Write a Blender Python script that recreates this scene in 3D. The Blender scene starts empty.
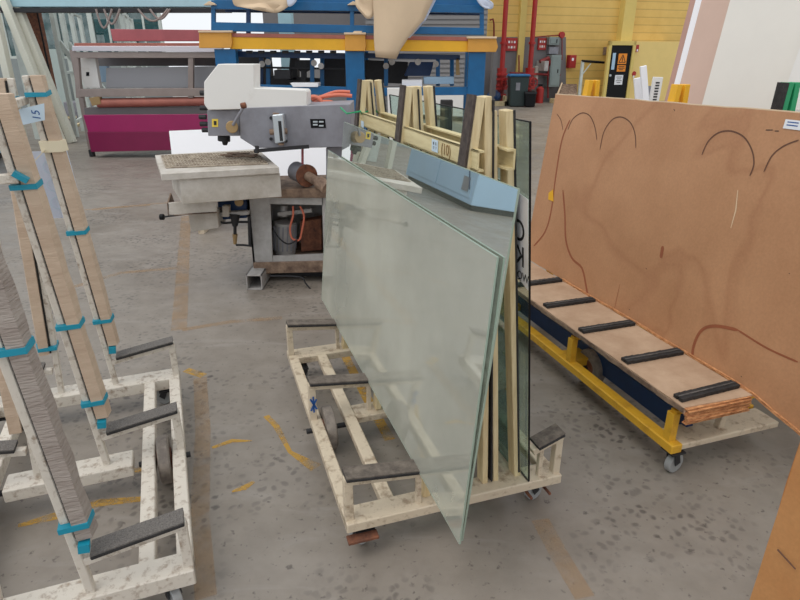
import bpy, bmesh, math, random
from mathutils import Vector, Matrix
random.seed(7)
SC = bpy.context.scene; COL = SC.collection

# ------------------------------------------------------------------ camera
H, F, PITCH = 1.65, 600.0, math.atan(245/600)
cam = bpy.data.cameras.new('camera'); cam.sensor_width = 36; cam.lens = F*36/800; cam.clip_end = 300; cam.clip_start = .05
co = bpy.data.objects.new('camera', cam); COL.objects.link(co)
co.location = (0, 0, H); co.rotation_euler = (math.pi/2-PITCH, 0, 0); SC.camera = co

# ------------------------------------------------------------------ world, light, exposure
SC.view_settings.view_transform = 'Standard'; SC.view_settings.look = 'None'
SC.view_settings.gamma = 1; SC.view_settings.use_curve_mapping = False
SC.view_settings.exposure = 0.0
w = bpy.data.worlds.new('overcast daylight'); SC.world = w; w.use_nodes = True
bg = w.node_tree.nodes['Background']; bg.inputs[0].default_value = (.93, .965, 1.0, 1); bg.inputs[1].default_value = 1.0
def area_light(name, loc, target, sx, sy, power, color):
    l = bpy.data.lights.new(name, 'AREA'); l.shape = 'RECTANGLE'; l.size = sx; l.size_y = sy; l.energy = power; l.color = color
    o = bpy.data.objects.new(name, l); COL.objects.link(o); o.location = loc
    o.rotation_euler = (Vector(target)-Vector(loc)).to_track_quat('-Z', 'Y').to_euler(); return o
sun = bpy.data.lights.new('sun through the open roof', 'SUN'); sun.energy = 1.1; sun.angle = math.radians(35); sun.color = (1, .95, .88)
so = bpy.data.objects.new('sun', sun); COL.objects.link(so)
so.rotation_euler = (Vector((.5, .38, -1.1))).to_track_quat('-Z', 'Y').to_euler()

# ------------------------------------------------------------------ numbers to points
def ray(px, py):
    x = (px-400)/F; v = (py-300)/F
    return Vector((x, math.cos(PITCH)-v*math.sin(PITCH), -math.sin(PITCH)-v*math.cos(PITCH)))
C0 = Vector((0, 0, H))
def at(px, py, y): r = ray(px, py); return C0+r*(y/r.y)
def gr(px, py, z=0): r = ray(px, py); return C0+r*((z-H)/r.z)

# ------------------------------------------------------------------ materials
def mat(name, col, rough=.6, metal=0, noise=0, scale=8, col2=None, bump=0, bscale=60, spec=.5, stretch=(1, 1, 1), lo=.35, hi=.65):
    m = bpy.data.materials.new(name); m.use_nodes = True; nt = m.node_tree; b = nt.nodes['Principled BSDF']
    b.inputs['Roughness'].default_value = rough; b.inputs['Metallic'].default_value = metal
    b.inputs['Specular IOR Level'].default_value = spec
    b.inputs['Base Color'].default_value = (*col, 1)
    tc = nt.nodes.new('ShaderNodeTexCoord'); mp = nt.nodes.new('ShaderNodeMapping'); mp.inputs['Scale'].default_value = stretch
    nt.links.new(tc.outputs['Object'], mp.inputs[0])
    if noise:
        n = nt.nodes.new('ShaderNodeTexNoise'); n.inputs['Scale'].default_value = scale; n.inputs['Detail'].default_value = 6
        n.inputs['Roughness'].default_value = .65
        r = nt.nodes.new('ShaderNodeValToRGB'); r.color_ramp.elements[0].position = lo; r.color_ramp.elements[1].position = hi
        c2 = col2 or tuple(max(0, c*(1-noise)) for c in col)
        r.color_ramp.elements[0].color = (*c2, 1); r.color_ramp.elements[1].color = (*col, 1)
        nt.links.new(mp.outputs[0], n.inputs['Vector']); nt.links.new(n.outputs[0], r.inputs[0]); nt.links.new(r.outputs[0], b.inputs['Base Color'])
    if bump:
        n2 = nt.nodes.new('ShaderNodeTexNoise'); n2.inputs['Scale'].default_value = bscale; n2.inputs['Detail'].default_value = 4
        bp = nt.nodes.new('ShaderNodeBump'); bp.inputs['Strength'].default_value = bump; bp.inputs['Distance'].default_value = .01
        nt.links.new(mp.outputs[0], n2.inputs['Vector']); nt.links.new(n2.outputs[0], bp.inputs['Height']); nt.links.new(bp.outputs[0], b.inputs['Normal'])
    return m
def lin(r, g, b):
    f = lambda c: ((c/255+.055)/1.055)**2.4 if c > 10 else c/255/12.92
    return (f(r), f(g), f(b))

M = {}
M['cream'] = mat('worn cream paint', lin(204, 189, 166), .55, noise=1, scale=24, col2=lin(160, 141, 119), bump=.25, lo=.33, hi=.48)
M['white_paint'] = mat('worn off white paint', lin(212, 204, 192), .5, noise=1, scale=34, col2=lin(164, 148, 132), bump=.2, lo=.33, hi=.48)
M['wood_cream'] = mat('pale painted timber', lin(226, 210, 170), .6, noise=1, scale=5, col2=lin(202, 180, 136), stretch=(8, 8, 1), bump=.15)
M['plank'] = mat('pale pine plank', lin(222, 208, 164), .6, noise=1, scale=3, col2=lin(196, 178, 132), stretch=(9, 1, 9), bump=.15)
M['rubber'] = mat('black rubber', lin(52, 50, 50), .75, noise=1, scale=30, col2=lin(34, 33, 34), bump=.5, bscale=160)
M['rubber_grey'] = mat('dusty rubber', lin(112, 108, 104), .8, noise=1, scale=24, col2=lin(70, 68, 68), bump=.6, bscale=140)
M['felt'] = mat('dark brown felt strip', lin(86, 76, 70), .9, noise=1, scale=40, col2=lin(58, 50, 48), bump=.3)
M['felt_grey'] = mat('worn grey brown felt', lin(120, 110, 100), .9, noise=1, scale=30, col2=lin(84, 76, 70), bump=.3)
M['tread'] = mat('dusty ribbed rubber tread', lin(126, 120, 114), .8, noise=1, scale=220, col2=lin(88, 84, 82), bump=.8, bscale=120)
M['card'] = mat('corrugated cardboard', lin(202, 180, 158), .85, noise=1, scale=4, col2=lin(188, 164, 142), bump=.35, bscale=30, stretch=(1, 1, 6))
M['card_grey'] = mat('greyed corrugated cardboard', lin(172, 162, 154), .85, noise=1, scale=4, col2=lin(150, 138, 130), bump=.8, bscale=26, stretch=(1, 1, 6))
M['teal'] = mat('teal adhesive tape', lin(24, 142, 168), .4)
M['masking'] = mat('cream masking tape', lin(226, 214, 186), .6)
M['yellow'] = mat('chipped yellow paint', lin(214, 164, 44), .5, noise=1, scale=12, col2=lin(184, 136, 40), bump=.2, lo=.3, hi=.5)
M['yellow_b'] = mat('yellow steel', lin(240, 180, 36), .45, noise=.1, scale=3)
M['orange_gold'] = mat('gold yellow end cap', lin(222, 160, 66), .5, noise=.12, scale=4)
M['rust'] = mat('rusted steel', lin(140, 88, 62), .8, noise=1, scale=20, col2=lin(84, 54, 44), bump=.3)
M['tyre'] = mat('dusty solid tyre', lin(150, 140, 130), .8, noise=1, scale=20, col2=lin(112, 104, 98), bump=.2)
M['dark'] = mat('dark steel', lin(38, 38, 42), .6, noise=.3, scale=20)
M['blue'] = mat('blue machine paint', lin(8, 98, 152), .4, noise=.2, scale=5)
M['blue_dark'] = mat('deep blue machine paint', lin(20, 58, 104), .45, noise=.3, scale=5)
M['taupe'] = mat('taupe painted steel', lin(152, 138, 132), .5, noise=.12, scale=6)
M['steel'] = mat('bright roller steel', lin(206, 200, 206), .3, .6)
M['magenta'] = mat('magenta laminated panel', lin(158, 26, 92), .4, noise=.1, scale=3)
M['magenta_d'] = mat('deep magenta laminated panel', lin(128, 14, 70), .4, noise=.1, scale=3)
M['maroon'] = mat('dull rose painted beam', lin(176, 92, 98), .5, noise=.15, scale=4)
M['copper'] = mat('rose brown roller cover', lin(176, 106, 92), .6, noise=.2, scale=4)
M['white'] = mat('white laminate', lin(246, 246, 250), .4)
M['white_cover'] = mat('white painted machine cover', lin(230, 228, 224), .5, noise=1, scale=3, col2=lin(208, 202, 194), lo=.2, hi=.42)
M['machine'] = mat('grey hammered machine paint', lin(146, 147, 155), .45, noise=1, scale=4, col2=lin(124, 123, 130), bump=.1)
M['machine_l'] = mat('pale grey dusty machine paint', lin(184, 182, 180), .6, noise=1, scale=5, col2=lin(150, 146, 142), bump=.15)
M['table_w'] = mat('chalky white machine table', lin(206, 200, 192), .6, noise=1, scale=6, col2=lin(176, 168, 156), bump=.2)
M['grit'] = mat('dirty tan grating', lin(190, 178, 160), .8, noise=1, scale=20, col2=lin(140, 126, 112), bump=.5)
M['dirty'] = mat('grimy brown metal', lin(152, 128, 108), .8, noise=1, scale=12, col2=lin(96, 76, 64), bump=.4)
M['hose'] = mat('coral rubber hose', lin(214, 118, 92), .5)
M['brass'] = mat('dull brass', lin(166, 138, 96), .5, .3)
M['silver'] = mat('silver aluminium', lin(196, 204, 210), .35, .5)
M['ltblue'] = mat('pale blue painted sheet steel', lin(172, 204, 230), .5, noise=.06, scale=2)
M['sky_beam'] = mat('pale sky blue crane girder', lin(176, 212, 222), .5, noise=.1, scale=3)
M['pole_paint'] = mat('pale cream pole paint', lin(224, 222, 206), .55, noise=.06, scale=2)
M['pale_rack'] = mat('pale grey green rack paint', lin(206, 214, 208), .5, noise=.15, scale=5)
M['red'] = mat('fire red paint', lin(172, 38, 34), .45, noise=.2, scale=5)
M['red_dark'] = mat('dull red paint', lin(138, 36, 36), .5, noise=.3, scale=5)
M['grey_cab'] = mat('grey green cabinet paint', lin(130, 142, 140), .5, noise=.1, scale=4)
M['grey_cab_l'] = mat('pale grey green laminate', lin(176, 190, 186), .5, noise=.06, scale=2)
M['bin'] = mat('dark green bin plastic', lin(38, 54, 54), .5)
M['bin_lid'] = mat('blue bin lid', lin(38, 108, 160), .5)
M['black'] = mat('black paint', lin(16, 17, 20), .5, spec=.2)
M['paper'] = mat('white paper', lin(228, 230, 234), .7)
M['paper_blue'] = mat('bluish white paper label', lin(196, 214, 228), .7)
M['sign_or'] = mat('orange warning print', lin(236, 142, 36), .6)
M['sign_y'] = mat('yellow sticker', lin(236, 206, 80), .6)
M['ink'] = mat('black ink', lin(34, 34, 38), .7)
M['ink_blue'] = mat('blue marker ink', lin(28, 82, 150), .7)
M['ink_brown'] = mat('brown marker ink', lin(150, 116, 74), .7)
M['pinkboard'] = mat('pink faced board', lin(214, 184, 168), .6, noise=.08, scale=2)
M['copper_l'] = mat('dull brown pink board', lin(190, 150, 136), .6, noise=.1, scale=3)
M['greyboard'] = mat('cool white board', lin(232, 228, 220), .55, noise=.05, scale=2)
M['tan_sheet'] = mat('tan leather like sheet', lin(226, 200, 168), .7, noise=.06, scale=3)
M['green'] = mat('bright green paint', lin(28, 150, 98), .5)
M['wheel_w'] = mat('grey nylon wheel', lin(150, 152, 152), .5)
M['poly'] = mat('bluish plastic film', lin(206, 214, 232), .3)
M['grey_panel'] = mat('grey translucent panel', lin(176, 176, 180), .35)
M['edge_wood'] = mat('splintered chipboard edge', lin(222, 164, 112), .85, noise=1, scale=30, col2=lin(168, 108, 68), bump=1, bscale=50, stretch=(1, 1, 3))
M['sheeting_grey'] = mat('dark grey wall sheeting', lin(118, 114, 114), .7, noise=.1, scale=3)  # plain dark grey for the wall dado, rear wall and rack pieces
M['rib_grey'] = mat('grey shutter', lin(132, 130, 130), .6)
M['glass_edge'] = mat('dark green glass edge', lin(20, 76, 62), .2)

def board_mat(name, c1, c2, stain):
    m = mat(name, c1, .62, noise=1, scale=2.2, col2=c2, bump=.06, lo=.3, hi=.7)
    nt = m.node_tree; b = nt.nodes['Principled BSDF']; base = b.inputs['Base Color'].links[0].from_socket
    tc = nt.nodes.new('ShaderNodeTexCoord')
    n = nt.nodes.new('ShaderNodeTexNoise'); n.inputs['Scale'].default_value = 1.1; n.inputs['Detail'].default_value = 3; n.inputs['Distortion'].default_value = .6
    nt.links.new(tc.outputs['Object'], n.inputs['Vector'])
    # thin contour lines of the noise = old water marks
    r = nt.nodes.new('ShaderNodeValToRGB'); e = r.color_ramp.elements
    e[0].position = .54; e[0].color = (0, 0, 0, 1); e[1].position = .6; e[1].color = (0, 0, 0, 1)
    k = r.color_ramp.elements.new(.575); k.color = (.3, .3, .3, 1)
    nt.links.new(n.outputs[0], r.inputs[0])
    # fibres
    n3 = nt.nodes.new('ShaderNodeTexNoise'); n3.inputs['Scale'].default_value = 90; n3.inputs['Detail'].default_value = 2
    nt.links.new(tc.outputs['Object'], n3.inputs['Vector'])
    mx = nt.nodes.new('ShaderNodeMix'); mx.data_type = 'RGBA'; mx.inputs['B'].default_value = (*stain, 1)
    nt.links.new(r.outputs[0], mx.inputs['Factor']); nt.links.new(base, mx.inputs['A'])
    mx2 = nt.nodes.new('ShaderNodeMix'); mx2.data_type = 'RGBA'; mx2.blend_type = 'MULTIPLY'; mx2.inputs['Factor'].default_value = .22
    nt.links.new(mx.outputs['Result'], mx2.inputs['A']); nt.links.new(n3.outputs[0], mx2.inputs['B'])
    nt.links.new(mx2.outputs['Result'], b.inputs['Base Color']); return m
M['hardboard'] = board_mat('brown hardboard', lin(203, 152, 113), lin(184, 134, 96), lin(160, 104, 72))
M['hardboard2'] = board_mat('golden brown hardboard', lin(206, 152, 98), lin(188, 130, 78), lin(150, 90, 50))
M['deckboard'] = mat('dusty chipboard', lin(192, 164, 138), .8, noise=1, scale=5, col2=lin(170, 140, 114), bump=.2)
M['stain'] = mat('red brown water stain', lin(158, 92, 62), .7, noise=.15, scale=6)

def glass_mat(name, tint, haze_col, trans, gloss, haze, rough=.015, haze_scale=3):
    """thin sheet: part clear, part mirror like, part dusty film"""
    m = bpy.data.materials.new(name); m.use_nodes = True; nt = m.node_tree; nt.nodes.clear()
    out = nt.nodes.new('ShaderNodeOutputMaterial')
    t = nt.nodes.new('ShaderNodeBsdfTransparent'); t.inputs[0].default_value = (*tint, 1)
    g = nt.nodes.new('ShaderNodeBsdfGlossy'); g.inputs['Roughness'].default_value = rough; g.inputs[0].default_value = (.90, .94, .92, 1)
    d = nt.nodes.new('ShaderNodeBsdfDiffuse')
    tc = nt.nodes.new('ShaderNodeTexCoord'); n = nt.nodes.new('ShaderNodeTexNoise'); n.inputs['Scale'].default_value = haze_scale; n.inputs['Detail'].default_value = 5
    nt.links.new(tc.outputs['Object'], n.inputs['Vector'])
    r = nt.nodes.new('ShaderNodeValToRGB'); r.color_ramp.elements[0].position = .3; r.color_ramp.elements[1].position = .7
    r.color_ramp.elements[0].color = (*[c*.85 for c in haze_col], 1); r.color_ramp.elements[1].color = (*haze_col, 1)
    nt.links.new(n.outputs[0], r.inputs[0]); nt.links.new(r.outputs[0], d.inputs[0])
    m1 = nt.nodes.new('ShaderNodeMixShader'); m1.inputs[0].default_value = gloss/(gloss+trans)
    nt.links.new(t.outputs[0], m1.inputs[1]); nt.links.new(g.outputs[0], m1.inputs[2])
    mr = nt.nodes.new('ShaderNodeMapRange'); mr.inputs['From Min'].default_value = .3; mr.inputs['From Max'].default_value = .7
    mr.inputs['To Min'].default_value = haze*.75; mr.inputs['To Max'].default_value = haze*1.25
    nt.links.new(n.outputs[0], mr.inputs[0])
    m2 = nt.nodes.new('ShaderNodeMixShader'); nt.links.new(mr.outputs[0], m2.inputs[0])
    nt.links.new(m1.outputs[0], m2.inputs[1]); nt.links.new(d.outputs[0], m2.inputs[2])
    nt.links.new(m2.outputs[0], out.inputs[0]); return m
M['glass_front'] = glass_mat('dusty pale green glass', (.92, .96, .94), lin(212, 211, 198), .46, .42, .40, haze_scale=1.3)
M['glass_back'] = glass_mat('reflective pale green glass', (.8, .92, .88), lin(176, 186, 170), .02, .98, .14)
M['glass_dark'] = glass_mat('dark green glass', (.62, .8, .75), lin(100, 122, 118), .62, .3, .14)
M['glass_right'] = glass_mat('green tinted clear glass', (.84, .94, .91), lin(120, 140, 134), .85, .12, .06)
M['win_glass'] = glass_mat('dark teal window glass', (.3, .5, .5), lin(50, 84, 86), .5, .4, .72)

def floor_mat():
    m = bpy.data.materials.new('worn workshop concrete'); m.use_nodes = True; nt = m.node_tree; b = nt.nodes['Principled BSDF']
    L = nt.links.new
    tc = nt.nodes.new('ShaderNodeTexCoord')
    def noise(s, d=6, dist=0, vec=None, rough=.6):
        n = nt.nodes.new('ShaderNodeTexNoise'); n.inputs['Scale'].default_value = s; n.inputs['Detail'].default_value = d; n.inputs['Distortion'].default_value = dist; n.inputs['Roughness'].default_value = rough
        L(vec or tc.outputs['Object'], n.inputs['Vector']); return n.outputs[0]
    def ramp(src, stops):
        r = nt.nodes.new('ShaderNodeValToRGB'); el = r.color_ramp.elements
        while len(el) < len(stops): el.new(.5)
        for e, (p, c) in zip(el, stops): e.position = p; e.color = (*c, 1)
        L(src, r.inputs[0]); return r.outputs[0]
    def mix(a, bb, f, mode='MIX', fv=None):
        x = nt.nodes.new('ShaderNodeMix'); x.data_type = 'RGBA'; x.blend_type = mode
        if fv is None: L(f, x.inputs['Factor'])
        else: x.inputs['Factor'].default_value = fv
        for s, k in ((a, 'A'), (bb, 'B')):
            if isinstance(s, tuple): x.inputs[k].default_value = (*s, 1)
            else: L(s, x.inputs[k])
        return x.outputs['Result']
    big = ramp(noise(.55, 5, .4), [(.3, lin(132, 123, 112)), (.5, lin(143, 135, 126)), (.72, lin(120, 110, 99))])
    fine = ramp(noise(7, 8), [(.3, (.72, .71, .70)), (.7, (1, 1, 1))])
    c = mix(big, fine, None, 'MULTIPLY', .75)
    # pale wipe marks
    mp = nt.nodes.new('ShaderNodeMapping'); mp.inputs['Scale'].default_value = (1, 3.5, 1); mp.inputs['Rotation'].default_value = (0, 0, .5); L(tc.outputs['Object'], mp.inputs[0])
    wipe = ramp(noise(1.6, 6, 1.2, mp.outputs[0]), [(.54, (0, 0, 0)), (.72, (.45, .45, .45))])
    c = mix(c, lin(158, 152, 146), wipe)
    # dark spots in noise-masked patches
    v = nt.nodes.new('ShaderNodeTexVoronoi'); v.inputs['Scale'].default_value = 24; v.inputs['Randomness'].default_value = 1
    nm = nt.nodes.new('ShaderNodeTexNoise'); nm.inputs['Scale'].default_value = 12; L(tc.outputs['Object'], nm.inputs['Vector'])
    vm = nt.nodes.new('ShaderNodeVectorMath'); vm.operation = 'MULTIPLY_ADD'; vm.inputs[1].default_value = (.06, .06, .06); L(nm.outputs['Color'], vm.inputs[0]); L(tc.outputs['Object'], vm.inputs[2])
    L(vm.outputs[0], v.inputs['Vector'])
    spot = ramp(v.outputs['Distance'], [(.22, (1, 1, 1)), (.42, (0, 0, 0))])
    where = ramp(noise(1.3, 3), [(.47, (0, 0, 0)), (.62, (.8, .8, .8))])
    sp = mix(spot, where, None, 'MULTIPLY', 1)
    c = mix(c, lin(78, 72, 68), sp)
    specks = ramp(noise(30, 3), [(.3, (.8, .8, .8)), (.38, (0, 0, 0))])
    c = mix(c, lin(84, 77, 72), specks)
    L(c, b.inputs['Base Color'])
    L(ramp(noise(3, 5), [(.3, (.34,)*3), (.7, (.6,)*3)]), b.inputs['Roughness'])
    bp = nt.nodes.new('ShaderNodeBump'); bp.inputs['Strength'].default_value = .12; bp.inputs['Distance'].default_value = .01
    L(noise(25, 6), bp.inputs['Height']); L(bp.outputs[0], b.inputs['Normal'])
    return m
M['floor'] = floor_mat()
def paint_mat(name, col, thr, scale=9, amax=.85):
    m = bpy.data.materials.new(name); m.use_nodes = True; nt = m.node_tree; b = nt.nodes['Principled BSDF']; b.inputs['Base Color'].default_value = (*col, 1); b.inputs['Roughness'].default_value = .7
    out = nt.nodes['Material Output']; t = nt.nodes.new('ShaderNodeBsdfTransparent'); mx = nt.nodes.new('ShaderNodeMixShader')
    tc = nt.nodes.new('ShaderNodeTexCoord'); n = nt.nodes.new('ShaderNodeTexNoise'); n.inputs['Scale'].default_value = scale; n.inputs['Detail'].default_value = 8; n.inputs['Roughness'].default_value = .7
    nt.links.new(tc.outputs['Object'], n.inputs['Vector'])
    r = nt.nodes.new('ShaderNodeMapRange'); r.inputs['From Min'].default_value = thr-.08; r.inputs['From Max'].default_value = thr+.12; r.inputs['To Max'].default_value = amax
    nt.links.new(n.outputs[0], r.inputs[0]); nt.links.new(r.outputs[0], mx.inputs[0]); nt.links.new(t.outputs[0], mx.inputs[1]); nt.links.new(b.outputs[0], mx.inputs[2]); nt.links.new(mx.outputs[0], out.inputs[0]); return m
M['line'] = paint_mat('worn ochre floor paint', lin(182, 146, 104), .40, 5, .33)
M['line_y'] = paint_mat('yellow floor paint smear', lin(208, 160, 54), .42, 10, .62)
def wall_mat():
    m = mat('yellow painted cladding', lin(226, 190, 108), .6, noise=1, scale=.8, col2=lin(212, 174, 92))
    nt = m.node_tree; b = nt.nodes['Principled BSDF']; base = b.inputs['Base Color'].links[0].from_socket
    tc = nt.nodes.new('ShaderNodeTexCoord'); sx = nt.nodes.new('ShaderNodeSeparateXYZ'); nt.links.new(tc.outputs['Object'], sx.inputs[0])
    a = nt.nodes.new('ShaderNodeMath'); a.operation = 'MULTIPLY'; a.inputs[1].default_value = 1/.27; nt.links.new(sx.outputs['Z'], a.inputs[0])
    f = nt.nodes.new('ShaderNodeMath'); f.operation = 'FRACT'; nt.links.new(a.outputs[0], f.inputs[0])
    r = nt.nodes.new('ShaderNodeValToRGB'); e = r.color_ramp.elements; e[0].position = 0; e[0].color = (.35, .35, .35, 1); e[1].position = .16; e[1].color = (1, 1, 1, 1)
    nt.links.new(f.outputs[0], r.inputs[0])
    mx = nt.nodes.new('ShaderNodeMix'); mx.data_type = 'RGBA'; mx.blend_type = 'MULTIPLY'; mx.inputs['Factor'].default_value = .55
    nt.links.new(base, mx.inputs['A']); nt.links.new(r.outputs[0], mx.inputs['B']); nt.links.new(mx.outputs['Result'], b.inputs['Base Color'])
    return m
M['wall_y'] = wall_mat()
M['wall_y2'] = mat('pale yellow lean-to cladding', lin(232, 204, 128), .6, noise=.05, scale=3)
M['yellow_wall'] = mat('plain yellow wall paint', lin(218, 194, 112), .6, noise=.06, scale=3)
M['concrete_wall'] = mat('pale grey wall', lin(150, 158, 158), .7, noise=.2, scale=2)

# ------------------------------------------------------------------ mesh helpers
class MB:
    def __init__(s): s.v = []; s.f = []
    def add(s, vs, fs):
        n = len(s.v); s.v += [Vector(v) for v in vs]; s.f += [[i+n for i in f] for f in fs]; return s
    def box(s, x0, x1, y0, y1, z0, z1):
        x0, x1 = sorted((x0, x1)); y0, y1 = sorted((y0, y1)); z0, z1 = sorted((z0, z1))
        return s.add([(x0,y0,z0),(x1,y0,z0),(x1,y1,z0),(x0,y1,z0),(x0,y0,z1),(x1,y0,z1),(x1,y1,z1),(x0,y1,z1)],
                     [(0,3,2,1),(4,5,6,7),(0,1,5,4),(1,2,6,5),(2,3,7,6),(3,0,4,7)])
    def bar(s, p0, p1, w, h, side=(0, 1, 0)):
        """rectangular bar; w across 'side', h across the third direction"""
        p0, p1 = Vector(p0), Vector(p1); d = (p1-p0).normalized(); a = Vector(side); a = (a-d*a.dot(d)).normalized(); b = d.cross(a)
        q = [(-1,-1),(1,-1),(1,1),(-1,1)]
        return s.add([p+a*(i*w/2)+b*(j*h/2) for p in (p0, p1) for i, j in q],
                     [(0,3,2,1),(4,5,6,7),(0,1,5,4),(1,2,6,5),(2,3,7,6),(3,0,4,7)])
    def cyl(s, p0, p1, r, n=16, r1=None):
        p0, p1 = Vector(p0), Vector(p1); r1 = r if r1 is None else r1; d = (p1-p0).normalized()
        a = d.orthogonal().normalized(); b = d.cross(a)
        c = [(math.cos(2*math.pi*i/n), math.sin(2*math.pi*i/n)) for i in range(n)]
        vs = [p0+(a*x+b*y)*r for x, y in c]+[p1+(a*x+b*y)*r1 for x, y in c]
        return s.add(vs, [(i, (i+1) % n, n+(i+1) % n, n+i) for i in range(n)]+[tuple(range(n-1, -1, -1)), tuple(range(n, 2*n))])
    def ring(s, c, ax, ro, ri, w, n=24):
        c = Vector(c); d = Vector(ax).normalized(); a = d.orthogonal().normalized(); b = d.cross(a); vs = []
        for k in range(n):
            e = a*math.cos(2*math.pi*k/n)+b*math.sin(2*math.pi*k/n)
            vs += [c+e*ro-d*w/2, c+e*ro+d*w/2, c+e*ri+d*w/2, c+e*ri-d*w/2]
        fs = [((4*k+j), 4*((k+1) % n)+j, 4*((k+1) % n)+(j+1) % 4, 4*k+(j+1) % 4) for k in range(n) for j in range(4)]
        return s.add(vs, fs)
    def tube(s, pts, r, n=8):
        pts = [Vector(p) for p in pts]; rings = []; a = None
        for i, p in enumerate(pts):
            d = (pts[min(i+1, len(pts)-1)]-pts[max(i-1, 0)]).normalized()
            a = d.orthogonal().normalized() if a is None else (a-d*a.dot(d)).normalized(); b = d.cross(a)
            rings.append([p+(a*math.cos(2*math.pi*k/n)+b*math.sin(2*math.pi*k/n))*r for k in range(n)])
        vs = [v for q in rings for v in q]; m = len(rings)
        fs = [(i*n+k, i*n+(k+1) % n, (i+1)*n+(k+1) % n, (i+1)*n+k) for i in range(m-1) for k in range(n)]
        return s.add(vs, fs+[tuple(range(n-1, -1, -1)), tuple(range((m-1)*n, m*n))])
    def slab(s, pts, off):
        """polygon pts (in order) given thickness by the vector off"""
        pts = [Vector(p) for p in pts]; off = Vector(off); n = len(pts)
        return s.add(pts+[p+off for p in pts], [tuple(range(n)), tuple(range(2*n-1, n-1, -1))]+[(i, n+i, n+(i+1) % n, (i+1) % n) for i in range(n)])
    def build(s, name, material, parent=None, bevel=0, smooth=False):
        me = bpy.data.meshes.new(name); me.from_pydata([tuple(v) for v in s.v], [], s.f)
        bm = bmesh.new(); bm.from_mesh(me); bmesh.ops.recalc_face_normals(bm, faces=bm.faces[:])
        if bevel: bmesh.ops.bevel(bm, geom=bm.edges[:], offset=bevel, segments=1, affect='EDGES', clamp_overlap=True)
        bm.to_mesh(me); bm.free()
        if smooth:
            me.polygons.foreach_set('use_smooth', [True]*len(me.polygons)); me.set_sharp_from_angle(angle=.6)
        me.materials.append(material if not isinstance(material, str) else M[material])
        o = bpy.data.objects.new(name, me); COL.objects.link(o)
        if parent: o.parent = parent
        return o
def tag(o, label=None, cat=None, group=None, kind=None):
    for k, v in (('label', label), ('category', cat), ('group', group), ('kind', kind)):
        if v: o[k] = v
    return o
def thing(name, label, cat, loc=(0, 0, 0), rz=0, group=None):
    o = bpy.data.objects.new(name, None); COL.objects.link(o); o.location = loc; o.rotation_euler = (0, 0, rz); o.empty_display_size = .1
    return tag(o, label, cat, group)
def struct(o): o['kind'] = 'structure'; return o
def kids(o): return [c for c in bpy.data.objects if c.parent == o]
def copy_tree(o, parent=None):
    c = o.copy(); COL.objects.link(c)
    if parent: c.parent = parent
    for ch in kids(o): copy_tree(ch, c)
    return c
def quad_print(name, c, ux, uz, w, h, material, parent=None, t=.001):
    """thin flat piece centred on c spanning w along ux and h along uz"""
    c, ux, uz = Vector(c), Vector(ux).normalized(), Vector(uz).normalized(); n = ux.cross(uz)
    return MB().slab([c-ux*w/2-uz*h/2, c+ux*w/2-uz*h/2, c+ux*w/2+uz*h/2, c-ux*w/2+uz*h/2], n*t).build(name, material, parent)
def text(name, body, c, ux, uz, size, material, parent=None, flip=False, t=.0004):
    cu = bpy.data.curves.new(name, 'FONT'); cu.body = body; cu.size = size; cu.align_x = 'CENTER'; cu.align_y = 'CENTER'; cu.extrude = t
    o = bpy.data.objects.new(name, cu); ux = Vector(ux).normalized(); uz = Vector(uz).normalized(); n = ux.cross(uz)
    mt = Matrix((ux, uz, n)).transposed().to_4x4(); mt.translation = Vector(c)
    dg = bpy.context.evaluated_depsgraph_get(); COL.objects.link(o); dg.update()
    me = bpy.data.meshes.new_from_object(o.evaluated_get(dg)); bpy.data.objects.remove(o); bpy.data.curves.remove(cu)
    me.transform(mt); me.materials.clear(); me.materials.append(M[material]); me.name = name
    q = bpy.data.objects.new(name, me); COL.objects.link(q)
    if parent: q.parent = parent
    return q

AZ = math.atan(215/648); AZL = math.atan(245/648)
OM = gr(347, 530, .13); OM.z = 0
OL = gr(195, 575, .13); OL.z = 0
OR = gr(683, 450, .13); OR.z = 0
def frame(o, az):
    u = Vector((math.cos(az), math.sin(az), 0)); v = Vector((-math.sin(az), math.cos(az), 0))
    return lambda a, b, c=0: o+u*a+v*b+Vector((0, 0, c))
FM, FL, FR = frame(OM, AZ), frame(OL, AZL), frame(OR, AZ)

# ------------------------------------------------------------------ structure: floor
struct(MB().box(-30, 40, -6, 45, -.2, 0).build('floor', 'floor'))

def strip(name, pts, w, material='line', z=.0015):
    mb = MB(); n = len(pts); L_ = []; R_ = []
    ps = [gr(*p) for p in pts]
    ws = w if isinstance(w, (list, tuple)) else [w]*n
    for i, p in enumerate(ps):
        d = (ps[min(i+1, n-1)]-ps[max(i-1, 0)]).normalized(); s_ = Vector((-d.y, d.x, 0))*ws[i]/2
        L_.append(p+s_+Vector((0, 0, z))); R_.append(p-s_+Vector((0, 0, z)))
    m = len(L_); mb.add(L_+R_, [(i, i+1, m+i+1, m+i) for i in range(m-1)])
    return struct(mb.build(name, material))
strip('trim_1', [(186, 216), (184, 250), (181, 300), (179, 330)], .1)
strip('trim_2', [(186, 370), (192, 372), (204, 376)], .05, 'line_y')
strip('trim_3', [(200, 378), (203, 430), (200, 520), (206, 598)], .07, 'line', .002)
strip('trim_4', [(74, 287), (120, 273), (178, 268)], .06)
strip('trim_5', [(182, 330), (230, 322), (282, 318)], .05)
strip('trim_6', [(18, 526), (60, 515), (100, 503), (143, 499)], [.02, .05, .045, .03], 'line_y')
strip('trim_7', [(70, 482), (100, 472), (146, 470)], [.05, .04, .03], 'line_y')
strip('trim_8', [(212, 448), (232, 441), (252, 441)], [.02, .03, .01], 'line_y')
strip('trim_9', [(232, 492), (244, 488), (254, 482)], [.01, .035, .015], 'line_y')
strip('trim_10', [(266, 416), (276, 426), (290, 452), (316, 468)], [.03, .03, .02, .06], 'line_y')
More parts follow.
